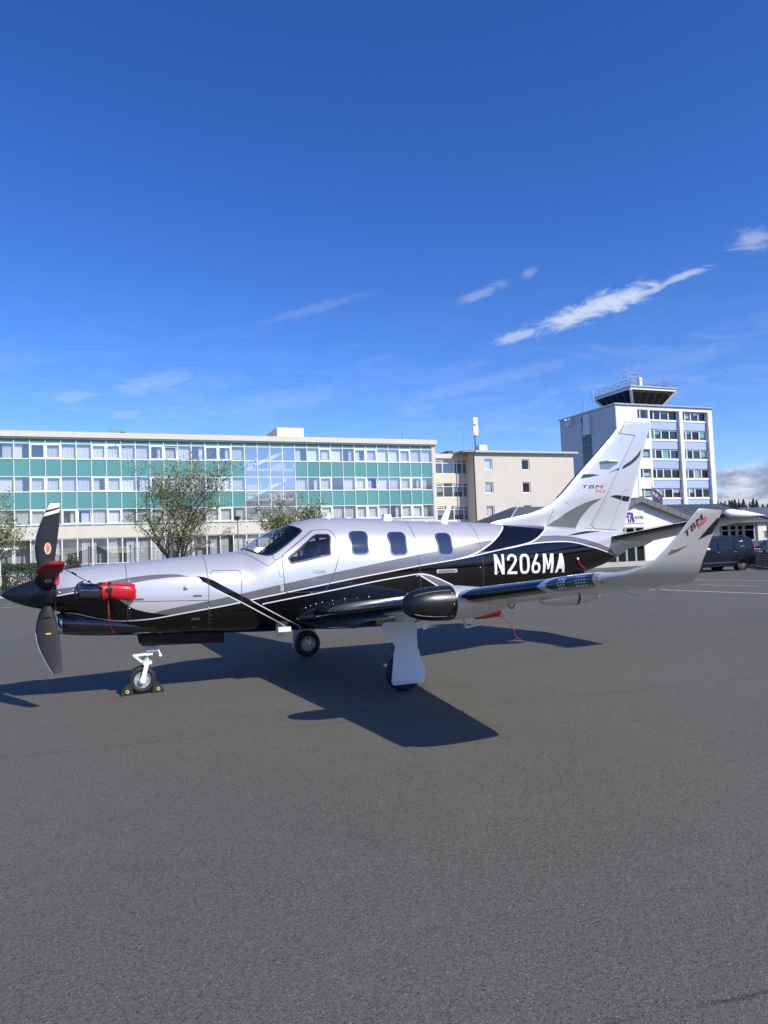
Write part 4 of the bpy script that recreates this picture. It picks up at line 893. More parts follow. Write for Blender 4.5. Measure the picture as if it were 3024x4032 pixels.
def decal(name, polys, mat, parent, off=.003, side=1, surf=ysurf, step=.05, tris=None):
    """flat shapes (x,z) laid on the skin"""
    bm = bmesh.new()
    if tris:
        vs, fs = tris; bv = [bm.verts.new((a, 0, c)) for a, c in vs]
        for f in fs:
            try: bm.faces.new([bv[i] for i in f])
            except ValueError: pass
    else:
        for p in polys: bm.faces.new([bm.verts.new((a, 0, c)) for a, c in p])
    bmesh.ops.triangulate(bm, faces=bm.faces[:])
    for _ in range(5):
        lg_ = [e for e in bm.edges if e.calc_length() > step]
        if not lg_: break
        bmesh.ops.subdivide_edges(bm, edges=lg_, cuts=1); bmesh.ops.triangulate(bm, faces=[f for f in bm.faces if len(f.verts) > 3])
    me = bpy.data.meshes.new(name)
    for v in bm.verts: x, y, z = skin(v.co.x, v.co.z, off, side, surf); v.co = (x, -y, z)
    bmesh.ops.recalc_face_normals(bm, faces=bm.faces); out = sum((f.normal.y*(-side) for f in bm.faces))
    if out < 0: bmesh.ops.reverse_faces(bm, faces=bm.faces[:])
    bm.to_mesh(me); bm.free(); me.materials.append(mat); me.polygons.foreach_set('use_smooth', [True]*len(me.polygons)); return link(name, me, parent)
seal = pmat('window_seal', (.02, .02, .022), .4)
for sd in (1, -1):
    s_ = MB(); strip(s_, WS, .026, .004, sd); pbuild(s_, 'windscreen_seal', seal, smooth=True, recalc=False)
    s_ = MB(); strip(s_, SW, .024, .004, sd, True); pbuild(s_, 'side_window_seal', seal, smooth=True, recalc=False)
s_ = MB()
for k in range(24):
    xa, xb = 1.372+.66*k/24, 1.372+.66*(k+1)/24; s_.quad((xa, -.024, section(xa)[0]+.002), (xb, -.024, section(xb)[0]+.002), (xb, .024, section(xb)[0]+.002), (xa, .024, section(xa)[0]+.002))
pbuild(s_, 'windscreen_post', silver, recalc=False)
# interior of the cockpit
il = MB(); xi = [1.34+.03*k for k in range(46)]; ri = [fring(x, 72, .05) for x in xi]
for i in range(len(xi)-1):
    for j in range(72):
        q = [ri[i][j], ri[i][(j+1) % 72], ri[i+1][(j+1) % 72], ri[i+1][j]]; c = ctr(q)
        if not hole(c[0], c[1]*1.08, c[2]+(.05 if c[2] > 1.95 else .0)) and not (1.3 < c[0] < 2.15 and c[2] > section(c[0])[0]-.32 and c[2] > 1.72+(c[0]-1.62)*.55): il.quad(*q)
pbuild(il, 'cabin_lining', pmat('lining_grey', (.17, .17, .17), .8), recalc=False)
ip = MB(); ip.loft([[(x, y, z) for (x, z) in ((1.50, 1.76), (1.86, 1.78), (1.90, 1.72), (1.90, 1.1), (1.5, 1.1))] for y in (-.44, .44)]); pbuild(ip, 'glareshield', pmat('dash_black', (.012, .012, .013), .7))
bk = MB(); bk.prism([(y, z) for _, y, z in fring(2.69, 40, .06)], lambda y, z: (2.68, y, z), lambda y, z: (2.70, y, z)); pbuild(bk, 'bulkhead', pmat('bulkhead_dark', (.03, .03, .035), .8))
for sy in (-.27, .27):
    st_ = MB(); st_.box(2.28, 2.60, sy-.2, sy+.2, 1.15, 1.30); st_.loft([[(2.52+.03*k, sy-w, z), (2.60+.03*k, sy-w, z), (2.60+.03*k, sy+w, z), (2.52+.03*k, sy+w, z)] for k, (z, w) in enumerate(((1.28, .2), (1.6, .2), (1.75, .17), (1.78, .1), (1.93, .1)))]); pbuild(st_, 'seat', pmat('seat_leather', (.10, .085, .07), .5))
# cabin windows
wmat = pmat('cabin_pane', (.022, .036, .075), .04, 0, .6, 1, .01)
for (xa, xb, za_, zb_) in ((2.822,3.088,1.733,2.043), (3.428,3.700,1.703,2.016), (4.228,4.470,1.675,1.982)):
    for sd in (1, -1):
        o_ = rounded([(xa, za_), (xb-.01, za_), (xb+.008, zb_), (xa+.012, zb_)], .075, 6)
        w_ = decal('cabin_window', [o_], wmat, plane, .002, sd, step=.04); s_ = MB(); strip(s_, o_, .016, .005, sd, True); pbuild(s_, 'window_rim', seal, w_, True, recalc=False)
        s_ = MB(); i_ = rounded([(xa-.012, za_-.014), (xb+.003, za_-.014), (xb+.021, zb_+.014), (xa, zb_+.014)], .085, 6); strip(s_, i_, .016, .003, sd, True); pbuild(s_, 'window_trim', chrome, w_, True, recalc=False)
# panel seams
def seam(pts, w=.007, name='panel_seam', mat=seam_m, sd=1): s_ = MB(); strip(s_, pts, w, .0022, sd); return pbuild(s_, name, mat, recalc=False)
vl = lambda x, z0, z1: [(x, z0+(z1-z0)*k/40) for k in range(41)]
for x, z0, z1 in ((-.20,.95,1.722),(.80,.80,1.785),(3.87,.90,2.195),(4.985,1.0,2.15)): seam(vl(x, z0, z1))
DOOR = rounded([(1.815,1.24),(1.80,1.60),(1.805,1.745),(2.30,2.095),(2.56,2.095),(2.628,1.95),(2.60,1.66),(2.50,1.40),(2.38,1.235)], .06, 5); seam(DOOR+[DOOR[0]], .009, 'door_seam')
seam([(1.288,1.815),(1.37,1.788),(1.476,1.709),(1.607,1.612),(1.811,1.748),(2.075,1.925),(2.303,2.085)], .007)
seam(rounded([(.845,1.12),(.845,1.585),(1.235,1.575),(1.225,1.12)], .05, 5)[6:], .007); seam([(-.19,1.239),(.80,1.204)], .007)
seam([(1.683,1.770),(1.70,1.70),(1.74,1.70)], .006)
for (xa, z, ln) in ((2.225,1.520,.2), (4.15,1.428,.36)):
    hd = decal('door_handle', [rounded([(xa, z-.03), (xa+ln, z-.034), (xa+ln, z+.022), (xa, z+.026)], .02, 4)], pmat('handle_plate', (.66, .67, .68), .25, .6), plane, .006)
    decal('grip', [rounded([(xa+.04, z-.018), (xa+ln-.04, z-.022), (xa+ln-.04, z+.01), (xa+.04, z+.014)], .015, 4)], chrome, hd, .014)
for (xa, z) in ((1.80,1.51),(1.80,1.31)): decal('door_hinge', [[(xa-.05, z-.045), (xa, z-.045), (xa, z+.045), (xa-.05, z+.045)]], pmat('hinge', (.55, .56, .57), .35, .6), plane, .007)
fm = pmat('fastener', (.75, .75, .75), .25, .8)
fs_ = MB()
for (x, z) in ((-.99,1.40),(-.83,1.42),(-.18,1.50),(-.18,1.155),(.82,1.50),(3.93,1.60),(3.82,1.37),(4.93,1.45),(5.28,1.36),(.79,1.11),(-.16,.99),(2.19,1.22),(2.03,1.27)):
    p = skin(x, z, .0); q = skin(x, z, .008); d = Vector(q)-Vector(p); fs_.lathe([(0, .011), (.006, .009), (.008, .001)], p, d, 8)
pbuild(fs_, 'fasteners', fm, smooth=True, kind='stuff')
rv = MB()
for q in range(16): x = 1.32+.30*q/15; p = skin(x, 1.80-.195*max(0, (x-1.36))/.25 if x > 1.36 else 1.80, 0); rv.lathe([(0, .005), (.003, .003)], p, Vector(skin(x, 1.75, .01))-Vector(skin(x, 1.75, 0)), 6)
for x0_r, z0_r, z1_r in ((-.175, 1.0, 1.68), (.825, .85, 1.72), (3.895, 1.15, 2.1), (5.01, 1.1, 2.05)):
    for q in range(18): z = z0_r+(z1_r-z0_r)*q/17; p = skin(x0_r, z, 0); rv.lathe([(0, .0045), (.002, .003)], p, Vector(skin(x0_r, z, .01))-Vector(p), 6)
pbuild(rv, 'rivets', pmat('rivet_grey', (.30, .30, .31), .4, .5), kind='stuff')
lt_ = MB(); p = Vector(skin(.52, 1.385, 0)); lt_.lathe([(0, .03), (.02, .028), (.04, .015), (.045, .002)], p, Vector((-.3, 1, 0)), 12); pbuild(lt_, 'drain_fairing', silver, smooth=True)
for (xa, z, w) in ((.60,1.268,.11), (-.11,1.263,.1)): decal('latch', [[(xa, z-.012), (xa+w, z-.012), (xa+w, z+.012), (xa, z+.012)]], pmat('latch_grey', (.12, .11, .11), .4), plane, .004)
decal('placard', [[(.58,.952),(.69,.952),(.69,.985),(.58,.985)]], pmat('placard', (.06, .06, .06), .5), plane, .003); decal('placard', [[(.59,.84),(.66,.84),(.66,.88),(.59,.88)]], pmat('placard', (.06, .06, .06), .5), plane, .003)
# registration
def sell(cx, cy, hw, hh, ex, n=40): return [(cx+hw*math.copysign(abs(math.cos(t))**(2/ex), math.cos(t)), cy+hh*math.copysign(abs(math.sin(t))**(2/ex), math.sin(t))) for t in [6.28318530718*k/n for k in range(n)]]
def ringq(o_, i_): return [[o_[k], o_[(k+1) % len(o_)], i_[(k+1) % len(o_)], i_[k]] for k in range(len(o_))]
def ribq(c, w):
    L_ = []
    for k in range(len(c)):
        a, q = Vector(c[max(k-1, 0)]), Vector(c[min(k+1, len(c)-1)]); d = (q-a).normalized(); n = Vector((-d.y, d.x))*(w/2); p = Vector(c[k]); L_.append((tuple(p-n), tuple(p+n)))
    return [[L_[k][0], L_[k+1][0], L_[k+1][1], L_[k][1]] for k in range(len(c)-1)]
GL = {'N': ([[(0,0),(34,0),(34,165),(104,0),(140,0),(140,265),(106,265),(106,100),(36,265),(0,265)]], []),
 'M': ([[(0,0),(34,0),(34,170),(60,50),(80,50),(106,170),(106,0),(140,0),(140,265),(100,265),(70,125),(40,265),(0,265)]], []),
 'A': ([[(0,0),(36,0),(47,55),(70,55),(70,88),(54,88),(70,195),(70,265),(52,265)], [(70,55),(93,55),(104,0),(140,0),(88,265),(70,265),(70,195),(86,88),(70,88)]], []),
 '0': (ringq(sell(70,132,70,133,3.0), sell(70,132,36,99,3.0)), []),
 '6': (ringq(sell(70,76,68,76,2.6), sell(70,76,34,42,2.6)), ribq([(96,262),(80,228),(60,190),(40,148),(26,112),(20,90)], 36)),
 '2': (ribq([(17,182),(18,205),(30,232),(50,246),(72,249),(96,244),(114,230),(122,207),(122,186),(112,158),(90,124),(60,84),(34,50),(20,30)], 34), [[(0,0),(140,0),(140,34),(0,34)]])}
def regx(a, c): return (5.206+a*1.53, (1.328-.038*a)+(.314+.003*a)*c)
regl = [((a-5.206)/1.53, (c-5.206)/1.53) for a, c in ((5.206,5.402),(5.458,5.662),(5.715,5.925),(5.962,6.162),(6.218,6.455),(6.505,6.742))]
for sd in (1, -1):
    for ch_, (a0, a1) in zip('N206MA', regl):
        def mp(p):
            a = a0+(a1-a0)*p[0]/140; x, z = regx(a, p[1]/265); return (x if sd == 1 else 5.206+6.736-x, z)
        base_, over = GL[ch_]
        lt0 = decal('registration_letter', [[mp(p) for p in q] for q in base_], lettwhite, plane, .003, sd, step=.06)
        if over: decal('stroke', [[mp(p) for p in q] for q in over], lettwhite, lt0, .0046, sd, step=.06)
# ---- chin intake
ch = MB(); rg = []
for x, zt, zb, hw in ((-1.0,1.085,.905,.16),(-.985,1.125,.868,.20),(-.93,1.135,.850,.235),(-.75,1.13,.823,.27),(-.5,1.10,.803,.30),(-.2,1.05,.785,.33),(.1,1.0,.770,.34),(.5,.95,.752,.33)):
    zm = (zt+zb)/2; rg.append([(x, hw*math.copysign(abs(math.cos(t))**.8, math.cos(t)), zm+(zt-zb)/2*math.copysign(abs(math.sin(t))**.8, math.sin(t))) for t in [6.28318*k/40 for k in range(40)]])
ch.loft(rg[1:]); chin = pbuild(ch, 'chin_intake', black_gloss, smooth=True, autos=50)
lp = MB(); lp.loft([[(x, y*k, 1.0+(z-1.0)*k) for (x, y, z) in [(xx, p[1], p[2]) for p in rg[1]]] for xx, k in ((-.895,1.09),(-.965,1.07),(-1.012,1.02),(-1.022,.96),(-1.005,.90),(-.92,.86))], cap=False); pbuild(lp, 'intake_lip', pmat('lip_metal', (.75, .75, .75), .16, 1.0), chin, True, recalc=True)
mo = MB(); mo.prism([(p[1]*.84, 1.0+(p[2]-1.0)*.84) for p in rg[1]], lambda y, z: (-.935, y, z), lambda y, z: (-.93, y, z)); pbuild(mo, 'intake_duct', pmat('duct_black', (.004, .004, .004), .9), chin)
# ---- spinner and propeller
sp_ = MB(); sp_.lathe([(0,.002),(.02,.022),(.06,.05),(.14,.092),(.25,.137),(.36,.172),(.47,.199),(.56,.216),(.61,.224),(.622,.224)], (-1.663,0,1.394), (1,0,-.012), 48); pbuild(sp_, 'spinner', pmat('spinner_black', (.010, .011, .014), .30), smooth=True, autos=50)
sb = MB(); sb.lathe([(0,.229),(.025,.229),(.03,.20),(.04,.15)], (-1.046,0,1.388), (1,0,0), 48); sbp = pbuild(sb, 'spinner_backplate', pmat('backplate', (.02, .02, .022), .35, .3), smooth=True, autos=40)
fs_ = MB()
for k in range(40): a = 6.283*k/40; fs_.lathe([(0,.007),(.005,.005)], (-1.033, .229*math.cos(a), 1.388+.229*math.sin(a)), (0, math.cos(a), math.sin(a)), 6)
pbuild(fs_, 'backplate_screws', fm, sbp, kind='stuff')
BL = [(.12,-1.17,-1.07,.055),(.22,-1.185,-1.065,.05),(.32,-1.228,-1.05,.036),(.45,-1.257,-1.03,.028),(.58,-1.267,-1.012,.022),(.72,-1.25,-.995,.018),(.86,-1.21,-.978,.015),(1.0,-1.155,-.97,.012),(1.08,-1.12,-.965,.010),(1.135,-1.095,-.962,.008),(1.158,-1.082,-.965,.004)]
prop_m = pmat('blade_black', (.013, .014, .016), .36)
HUB = (0, 1.39)
def bframe(a):
    ca, sa = math.cos(a), math.sin(a)
    return lambda r, t: (HUB[0]+r*ca-t*sa, HUB[1]+r*sa+t*ca)     # (left, up); t positive = increasing angle
for k, adeg in enumerate((90, 18, 162, -54, -126)):
    bf = bframe(R(adeg)); b_ = MB(); rg = []
    for r_, xf, xb, th in BL:
        tw_ = R(4)*(1-r_/1.16); cx = (xf+xb)/2; ring = []
        for q in range(20):
            t = 6.28318*q/20; dx = (xb-xf)/2*math.cos(t); dt = th/2*math.sin(t)*(1-.25*math.cos(t)); y, z = bf(r_, dt+dx*math.sin(tw_)); ring.append((cx+dx, y, z))
        rg.append(ring)
    b_.loft(rg); bl_ = pbuild(b_, 'propeller_blade', prop_m, smooth=True, autos=60)
    def bsurf(r_, x):                                             # half thickness at a point of the blade
        for i in range(len(BL)-1):
            if BL[i][0] <= r_ <= BL[i+1][0]:
                f = (r_-BL[i][0])/(BL[i+1][0]-BL[i][0]); xf, xb, th = [BL[i][j]+(BL[i+1][j]-BL[i][j])*f for j in (1, 2, 3)]
                u = max(-1, min(1, (x-(xf+xb)/2)/((xb-xf)/2))); return th/2*math.sqrt(max(0, 1-u*u))*(1-.25*u), xf, xb
        return .003, -1.08, -.96
    def bl_decal(name, outline, mat, sgn, parent=bl_, off=.0025):
        m_ = MB(); n = len(outline)
        pts = [];
        for r_, x in outline: t, xf, xb = bsurf(r_, x); tw_ = R(4)*(1-r_/1.16); y, z = bf(r_, sgn*(t+off)+(x-(xf+xb)/2)*math.sin(tw_)); pts.append((x, y, z))
        m_.v = pts; m_.f = [tuple(range(n))]; m_.mi = [0]; return pbuild(m_, name, mat, parent, recalc=False)
    def band(name, ra, rb, sl, mat, sgn):                          # band across the blade, sl = rise towards the back
        m_ = MB(); N_ = 10
        row = lambda r0: [(r0+sl*q/N_, q/N_) for q in range(N_+1)]
        def P(r_, u):
            r_ = min(r_, 1.15); t, xf, xb = bsurf(r_, -1); x = xf+(xb-xf)*(.02+.96*u); t = bsurf(r_, x)[0]; tw_ = R(4)*(1-r_/1.16); y, z = bf(r_, sgn*(t+.0025)+(x-(xf+xb)/2)*math.sin(tw_)); return (x, y, z)
        for q in range(N_): (r0, u0), (r1, u1) = row(ra)[q], row(ra)[q+1]; m_.quad(P(r0, u0), P(r1, u1), P(r1+rb-ra, u1), P(r0+rb-ra, u0))
        pbuild(m_, name, mat, bl_, recalc=False)
    band('tip_band', .975, 1.02, .055, lettwhite, -1); band('tip_band', 1.055, 1.16, .04, lettwhite, -1)
    ov = [(.565+.075*math.cos(t), -1.115+.040*math.sin(t)) for t in [6.283*q/20 for q in range(20)]]
    bd_ = bl_decal('badge', ov, pmat('badge_cream', (.62, .52, .34), .4), -1)
    bl_decal('badge_mark', [(.515,-1.128),(.615,-1.128),(.625,-1.115),(.505,-1.115)], redmark, -1, bd_, .0045); bl_decal('badge_mark', [(.52,-1.108),(.61,-1.108),(.60,-1.095),(.53,-1.095)], redmark, -1, bd_, .0045)
    bl_decal('blade_mark', [(.60,-1.15),(.617,-1.15),(.617,-1.09),(.60,-1.09)], yellow, 1)
    e_ = MB(); e_.tube([(BL[i][1]+.003, *bf(BL[i][0], 0)) for i in range(4, 11)], .006, 6); pbuild(e_, 'leading_edge_strip', midgrey, bl_)
# ---- exhaust pipes
for sd in (1, -1):
    e_ = MB(); path = [(-.80,.26,1.40),(-.76,.34,1.405),(-.70,.41,1.405),(-.60,.465,1.40),(-.46,.50,1.395)]; rr = [.10,.105,.10,.092,.088]; rings_ = []
    for (x, y, z), r_ in zip(path, rr):
        rings_.append([(x-.25*r_*math.cos(t)*0, sd*(y+r_*.8*math.cos(t)), z+r_*math.sin(t)*.98) for t in [6.28318*k/28 for k in range(28)]])
    e_.loft(rings_); ex = pbuild(e_, 'exhaust_pipe', pmat('exhaust_steel', (.26, .25, .245), .14, 1.0), smooth=True, autos=50)
    k_ = MB(); strip(k_, [(-.70+.11*math.cos(t), 1.402+.118*math.sin(t)) for t in [R(95)+R(170)*q/16 for q in range(17)]], .022, .006, sd); pbuild(k_, 'exhaust_collar', black_matt, ex, recalc=False)

# ---- wings
def airfoil(n=26, t=.13, camber=.02):
    up = []; lo = []
    for i in range(n+1):
        x = (1-math.cos(math.pi*i/n))/2; yt = 5*t*(.2969*math.sqrt(x)-.126*x-.3516*x*x+.2843*x**3-.1036*x**4); yc = camber*4*x*(1-x)
        up.append((x, yc+yt)); lo.append((x, yc-yt))
    return up[::-1]+lo[1:-1]                          # TE over top to LE and back below
LE = lambda y: 2.113+.080*y
TE = lambda y: 4.12-.10*y
LZ = lambda y: .835+.108*y
def wsec(y, le=None, te=None, z=None, t=None, drop=.085, sd=1):
    le = LE(y) if le is None else le; te = TE(y) if te is None else te; z = LZ(y) if z is None else z; c = te-le; t = (.165-.006*y) if t is None else t
    return [(le+u*c, sd*y, z-drop*u+w*c) for u, w in airfoil(26, t)]
for sd in (1, -1):
    stat = [(.0, LE(.6)-.02, TE(.6)+.1, LZ(.55), .20), (.45, LE(.6)-.06, TE(.6)+.15, LZ(.55), .20), (.62, LE(.6)-.045, TE(.6)+.1, LZ(.66), .19), (.82, LE(.8)-.012, None, None, .175)]
    rg = [wsec(y, a, c, z, t, sd=sd) for y, a, c, z, t in stat]+[wsec(y, sd=sd) for y in (1.1,1.6,2.2,2.9,3.6,4.3,5.0,5.5,5.85)]
    n = len(rg[0])
    def wl_sec(y, z, le, te, t, lean):                            # sections of the curved tip and winglet; lean 0 flat .. 1 upright
        c = te-le; a = lean*math.pi/2*.93
        return [(le+u*c, sd*(y-w*c*math.sin(a)), z-.085*u*(1-lean)+w*c*math.cos(a)) for u, w in airfoil(26, t, .0)]
    rg += [wl_sec(6.06,LZ(6.06)+.003,2.64,3.50,.115,.10), wl_sec(6.155,1.522,2.735,3.462,.105,.34), wl_sec(6.225,1.563,2.845,3.422,.095,.60), wl_sec(6.27,1.61,2.93,3.406,.088,.78), wl_sec(6.305,1.69,3.012,3.420,.083,.81), wl_sec(6.345,1.79,3.093,3.438,.08,.81), wl_sec(6.39,1.895,3.163,3.452,.075,.81), wl_sec(6.41,1.945,3.203,3.462,.07,.81), wl_sec(6.418,1.966,3.226,3.468,.055,.81), wl_sec(6.421,1.974,3.253,3.465,.03,.81)]
    w_ = MB(); w_.loft(rg)
    # material by span: black inner panel, silver outer
    ns = len(rg)
    for i in range(ns-1):
        ymid = abs(rg[i][0][1]+rg[i+1][0][1])/2
        for j in range(n): w_.mi[i*n+j] = 1 if ymid < 2.9 else 0
    wing = pbuild(w_, 'wing', [silver, black_gloss], smooth=True, autos=55)
    # de-icing boots: a thin skin wrapped round the leading edge
    def bootskin(y0, y1, frac=.085, off=.004, endfade=.12):
        m_ = MB(); ys = [y0+(y1-y0)*k/24 for k in range(25)]; rows = []
        for y in ys:
            e = min(1, (y-y0)/endfade if endfade else 1, (y1-y)/endfade if endfade else 1); e = math.sqrt(max(0, 1-(1-e)**2)) if endfade else 1; fr = max(.002, frac*e)
            c = TE(y)-LE(y); t = .165-.006*y; row = []
            for k in range(-10, 11):
                u = fr*(k/10)**2; yt = 5*t*(.2969*math.sqrt(u)-.126*u-.3516*u*u+.2843*u**3-.1036*u**4); yc = .02*4*u*(1-u); w = yc+(yt if k > 0 else -yt)
                nx = -1+abs(k)/10*.75; nz = (k/10); l = math.hypot(nx, nz); row.append((LE(y)+u*c+off*nx/l, sd*y, LZ(y)-.085*u+w*c+off*nz/l))
            rows.append(row)
        m_.loft(rows, closed=False); return m_
    pbuild(bootskin(.95, 3.78, .10), 'deice_boot', boot, wing, True, recalc=True); pbuild(bootskin(4.28, 5.42, .10), 'deice_boot', boot, wing, True, recalc=True)
    # landing light: clear lens set in a silver surround
    ringm = bootskin(5.36, 6.04, .15, .006, .2); pbuild(ringm, 'light_surround', silver, wing, True)
    lens = bootskin(5.47, 5.98, .11, .010, .2); lz_ = pbuild(lens, 'landing_light', pmat('light_lens', (.035, .042, .05), .04, 0, .6, 1, .01), wing, True)
    for (ya, yb, cols, mt_) in ((5.60,5.69,3,fm), (5.80,5.92,4,chrome)):
        m_ = MB()
        for i in range(cols):
            for j in range(4):
                y = ya+(yb-ya)*(i+.5)/cols; z = LZ(y)-.035+.022*j; m_.lathe([(0,.009),(.006,.007),(.007,.001)], (LE(y)-.012+.012*abs(j-1.6), sd*y, z), (-1, sd*.3, 0), 8)
        pbuild(m_, 'lamp_cluster', mt_, lz_, True)
    # flap track fairings and hinge brackets under the wing
    for yf, ln, rad in ((4.80,.70,.085), (2.85,.72,.085)):
        zf = LZ(yf)-.112; x0 = TE(yf)-.68; f_ = MB(); rr_ = [(0,.012),(.06,.04),(.2,.062),(.38,.074),(.52,.066),(.62,.050),(ln-.02,.030),(ln,.008)]
        f_.loft([[(x0+h, sd*(yf+r_*.75*math.cos(t)), zf+.03*(h/ln)+r_*math.sin(t)) for t in [6.283*q/20 for q in range(20)]] for h, r_ in rr_]); ff = pbuild(f_, 'flap_fairing', silver, wing, True)
        f_ = MB(); f_.loft([[(x0+h, sd*(yf+r_*.75*math.cos(t)), zf+.03*(h/ln)+r_*math.sin(t)) for t in [6.283*q/20 for q in range(20)]] for h, r_ in ((.40,.0755),(.425,.0755))], cap=False); pbuild(f_, 'fairing_joint', seam_m, ff, True)
    rg_ = MB(); rg_.tube([(LE(4.45)+.42+.0*k, sd*(4.45+.05*math.cos(a)), LZ(4.45)-.105+.045*math.sin(a)) for k, a in enumerate([math.pi+math.pi*q/8 for q in range(9)])], .008, 6); pbuild(rg_, 'tie_down_ring', midgrey, wing)
    wk = MB()
    for yw in (5.2, 5.6): wk.tube([(TE(yw)-.01, sd*yw, LZ(yw)-.09), (TE(yw)+.16, sd*(yw+.01), LZ(yw)-.14)], .0035, 5)
    pbuild(wk, 'static_wick', darkgrey, wing)
    # winglet print
    wbvh = BVHTree.FromPolygons([v.co.copy() for v in wing.data.vertices], [tuple(p.vertices) for p in wing.data.polygons])
    def wsurf(x, z):
        h_ = wbvh.ray_cast(Vector((x, -sd*7.2, z)), Vector((0, sd, 0)), 1.5)
        return abs(h_[0].y) if h_[0] is not None else 6.12+.65*min(max(z-1.52, 0), .46)
    def wproj(x, z):
        for _ in range(6):
            y = wsurf(x, z)+.003; C_ = Vector((-1.089, 10.385, 1.745)); P_ = Vector((x0_, 6.41, z0_)); t = (y-C_.y)/(P_.y-C_.y); q = C_+(P_-C_)*t; x, z = q.x, q.z
        return (x, z)
    def WP(pts):
        global x0_, z0_
        out = []
        for p in pts: x0_, z0_ = p; out.append(wproj(*p))
        return out
    if sd == 1:
        decal('winglet_stripe', [WP([(3.222,1.747),(3.33,1.83),(3.425,1.900),(3.462,1.915),(3.435,1.872),(3.39,1.803),(3.338,1.783)])], lettblack, wing, .003, sd, wsurf, .03)
        decal('winglet_stripe', [WP([(2.925,1.652),(2.955,1.679),(3.009,1.685),(3.125,1.711),(3.007,1.665),(2.92,1.645)])], greypaint, wing, .003, sd, wsurf, .03)
        for body, (ax, az), (bx_, bz), (hx_, hz), mt_ in (('TBM', (3.112,1.770), (3.300,1.905), (-.028,.030), lettblack), ('960', (3.238,1.826), (3.330,1.893), (-.024,.026), redmark)):
            vs, fs = text2d(body, 1, 1, shear=.3, spacing=1.1); decal('winglet_lettering', None, mt_, wing, .004, sd, wsurf, .03, tris=(WP([(ax+a*(bx_-ax)+c*hx_, az+a*(bz-az)+c*hz) for a, c in vs]), fs))
    nv = MB(); nv.lathe([(0,.006),(.01,.010),(.03,.008),(.035,.001)], (3.415, sd*6.30, 1.67), (1, .1*sd, 0), 12); pbuild(nv, 'nav_light', lettwhite, wing, True)
# radar pod on the left wing
PZ, PY = 1.222, 4.05
pd = MB(); pr_ = [(0,.003),(.008,.035),(.035,.076),(.09,.115),(.18,.146),(.30,.164),(.42,.170),(.515,.170)]
pd.lathe(pr_, (1.925, PY, PZ+.015), (1, 0, -.02), 40); pod = pbuild(pd, 'radar_pod', pmat('radome_black', (.011, .011, .012), .33), smooth=True, autos=60)
pb = MB(); pb.loft([[(x, PY+r_*wd*math.cos(t), z+r_*math.sin(t)) for t in [6.28318*q/40 for q in range(40)]] for x, r_, wd, z in ((2.442,.168,1,PZ+.005),(2.55,.166,1,PZ+.002),(2.75,.150,.98,PZ-.005),(2.95,.125,.95,PZ+.005),(3.15,.085,.9,PZ+.02),(3.35,.03,.9,PZ+.05))]); pbf = pbuild(pb, 'pod_fairing', silver, smooth=True, autos=60)
s_ = MB()
for t in (.62, .0, -.75): s_.lathe([(0,.009),(.005,.007)], (2.40, PY+.170*math.cos(t), PZ+.005+.170*math.sin(t)), (0, math.cos(t), math.sin(t)), 8)
pbuild(s_, 'pod_screw', fm, pod)
for t in (.80, -.80):
    s_ = MB(); s_.tube([(2.02+.37*q/8, PY+(spline([p[0] for p in pr_], [p[1] for p in pr_])(.095+.37*q/8)+.001)*math.cos(t), PZ+.012+(spline([p[0] for p in pr_], [p[1] for p in pr_])(.095+.37*q/8)+.001)*math.sin(t)) for q in range(9)], .004, 5); pbuild(s_, 'lightning_strip', midgrey, pod)
# wing root fairing
for sd in (1, -1):
    rf_ = MB(); rg = []
    for x, yo, zt, zb in ((1.965,.56,.945,.875),(1.985,.64,.985,.84),(2.03,.70,1.025,.81),(2.11,.76,1.065,.78),(2.25,.81,1.10,.75),(2.6,.85,1.13,.70),(3.1,.84,1.135,.66),(3.6,.76,1.09,.66),(4.1,.68,1.02,.69),(4.5,.55,.95,.74)):
        zm = (zt+zb)/2-.02; rg.append([(x, sd*(.3+(yo-.3)*math.copysign(abs(math.cos(t))**.9, math.cos(t))), zm+((zt-zm) if math.sin(t) > 0 else (zm-zb))*math.sin(t)) for t in [6.28318*q/32 for q in range(32)]])
    rf_.loft(rg); rt = pbuild(rf_, 'wing_root_fairing', black_gloss, smooth=True, autos=60)
    s_ = MB()
    for x, z in ((2.06,1.03),(2.13,1.055),(2.21,1.075),(2.30,1.09),(2.45,1.105),(2.63,1.118),(2.82,1.122),(3.0,1.124)): s_.lathe([(0,.007),(.005,.005),(.006,.001)], (x, sd*.745, z), (0, sd*.8, .6), 8)
    pbuild(s_, 'fairing_screws', fm, rt, kind='stuff')
be = MB(); rg = []
for x, hw, zb in ((2.3,.15,.67),(2.6,.40,.645),(3.0,.52,.625),(3.5,.55,.62),(4.0,.50,.64),(4.5,.35,.70),(4.9,.1,.78)): rg.append([(x, hw*math.cos(t), .80+(.80-zb)*math.sin(t)) for t in [6.28318*q/32 for q in range(32)]])
be.loft(rg); pbuild(be, 'belly_fairing', black_gloss, smooth=True, autos=60)
for (x, y, z, w, h, l) in ((1.74,.30,.615,.016,.09,.14), (3.35,.55,.50,.02,.13,.16), (4.0,.35,.55,.02,.1,.12)):
    a_ = MB(); a_.prism([(x, z+h), (x+l, z+h), (x+l-.02, z+.01), (x+l*.25, z)], lambda X_, Z_: (X_, y-w/2, Z_), lambda X_, Z_: (X_, y+w/2, Z_)); pbuild(a_, 'belly_antenna', gearwhite)
a_ = MB(); a_.box(1.74,1.92,.36,.50,.705,.77); pbuild(a_, 'belly_antenna_base', gearwhite)

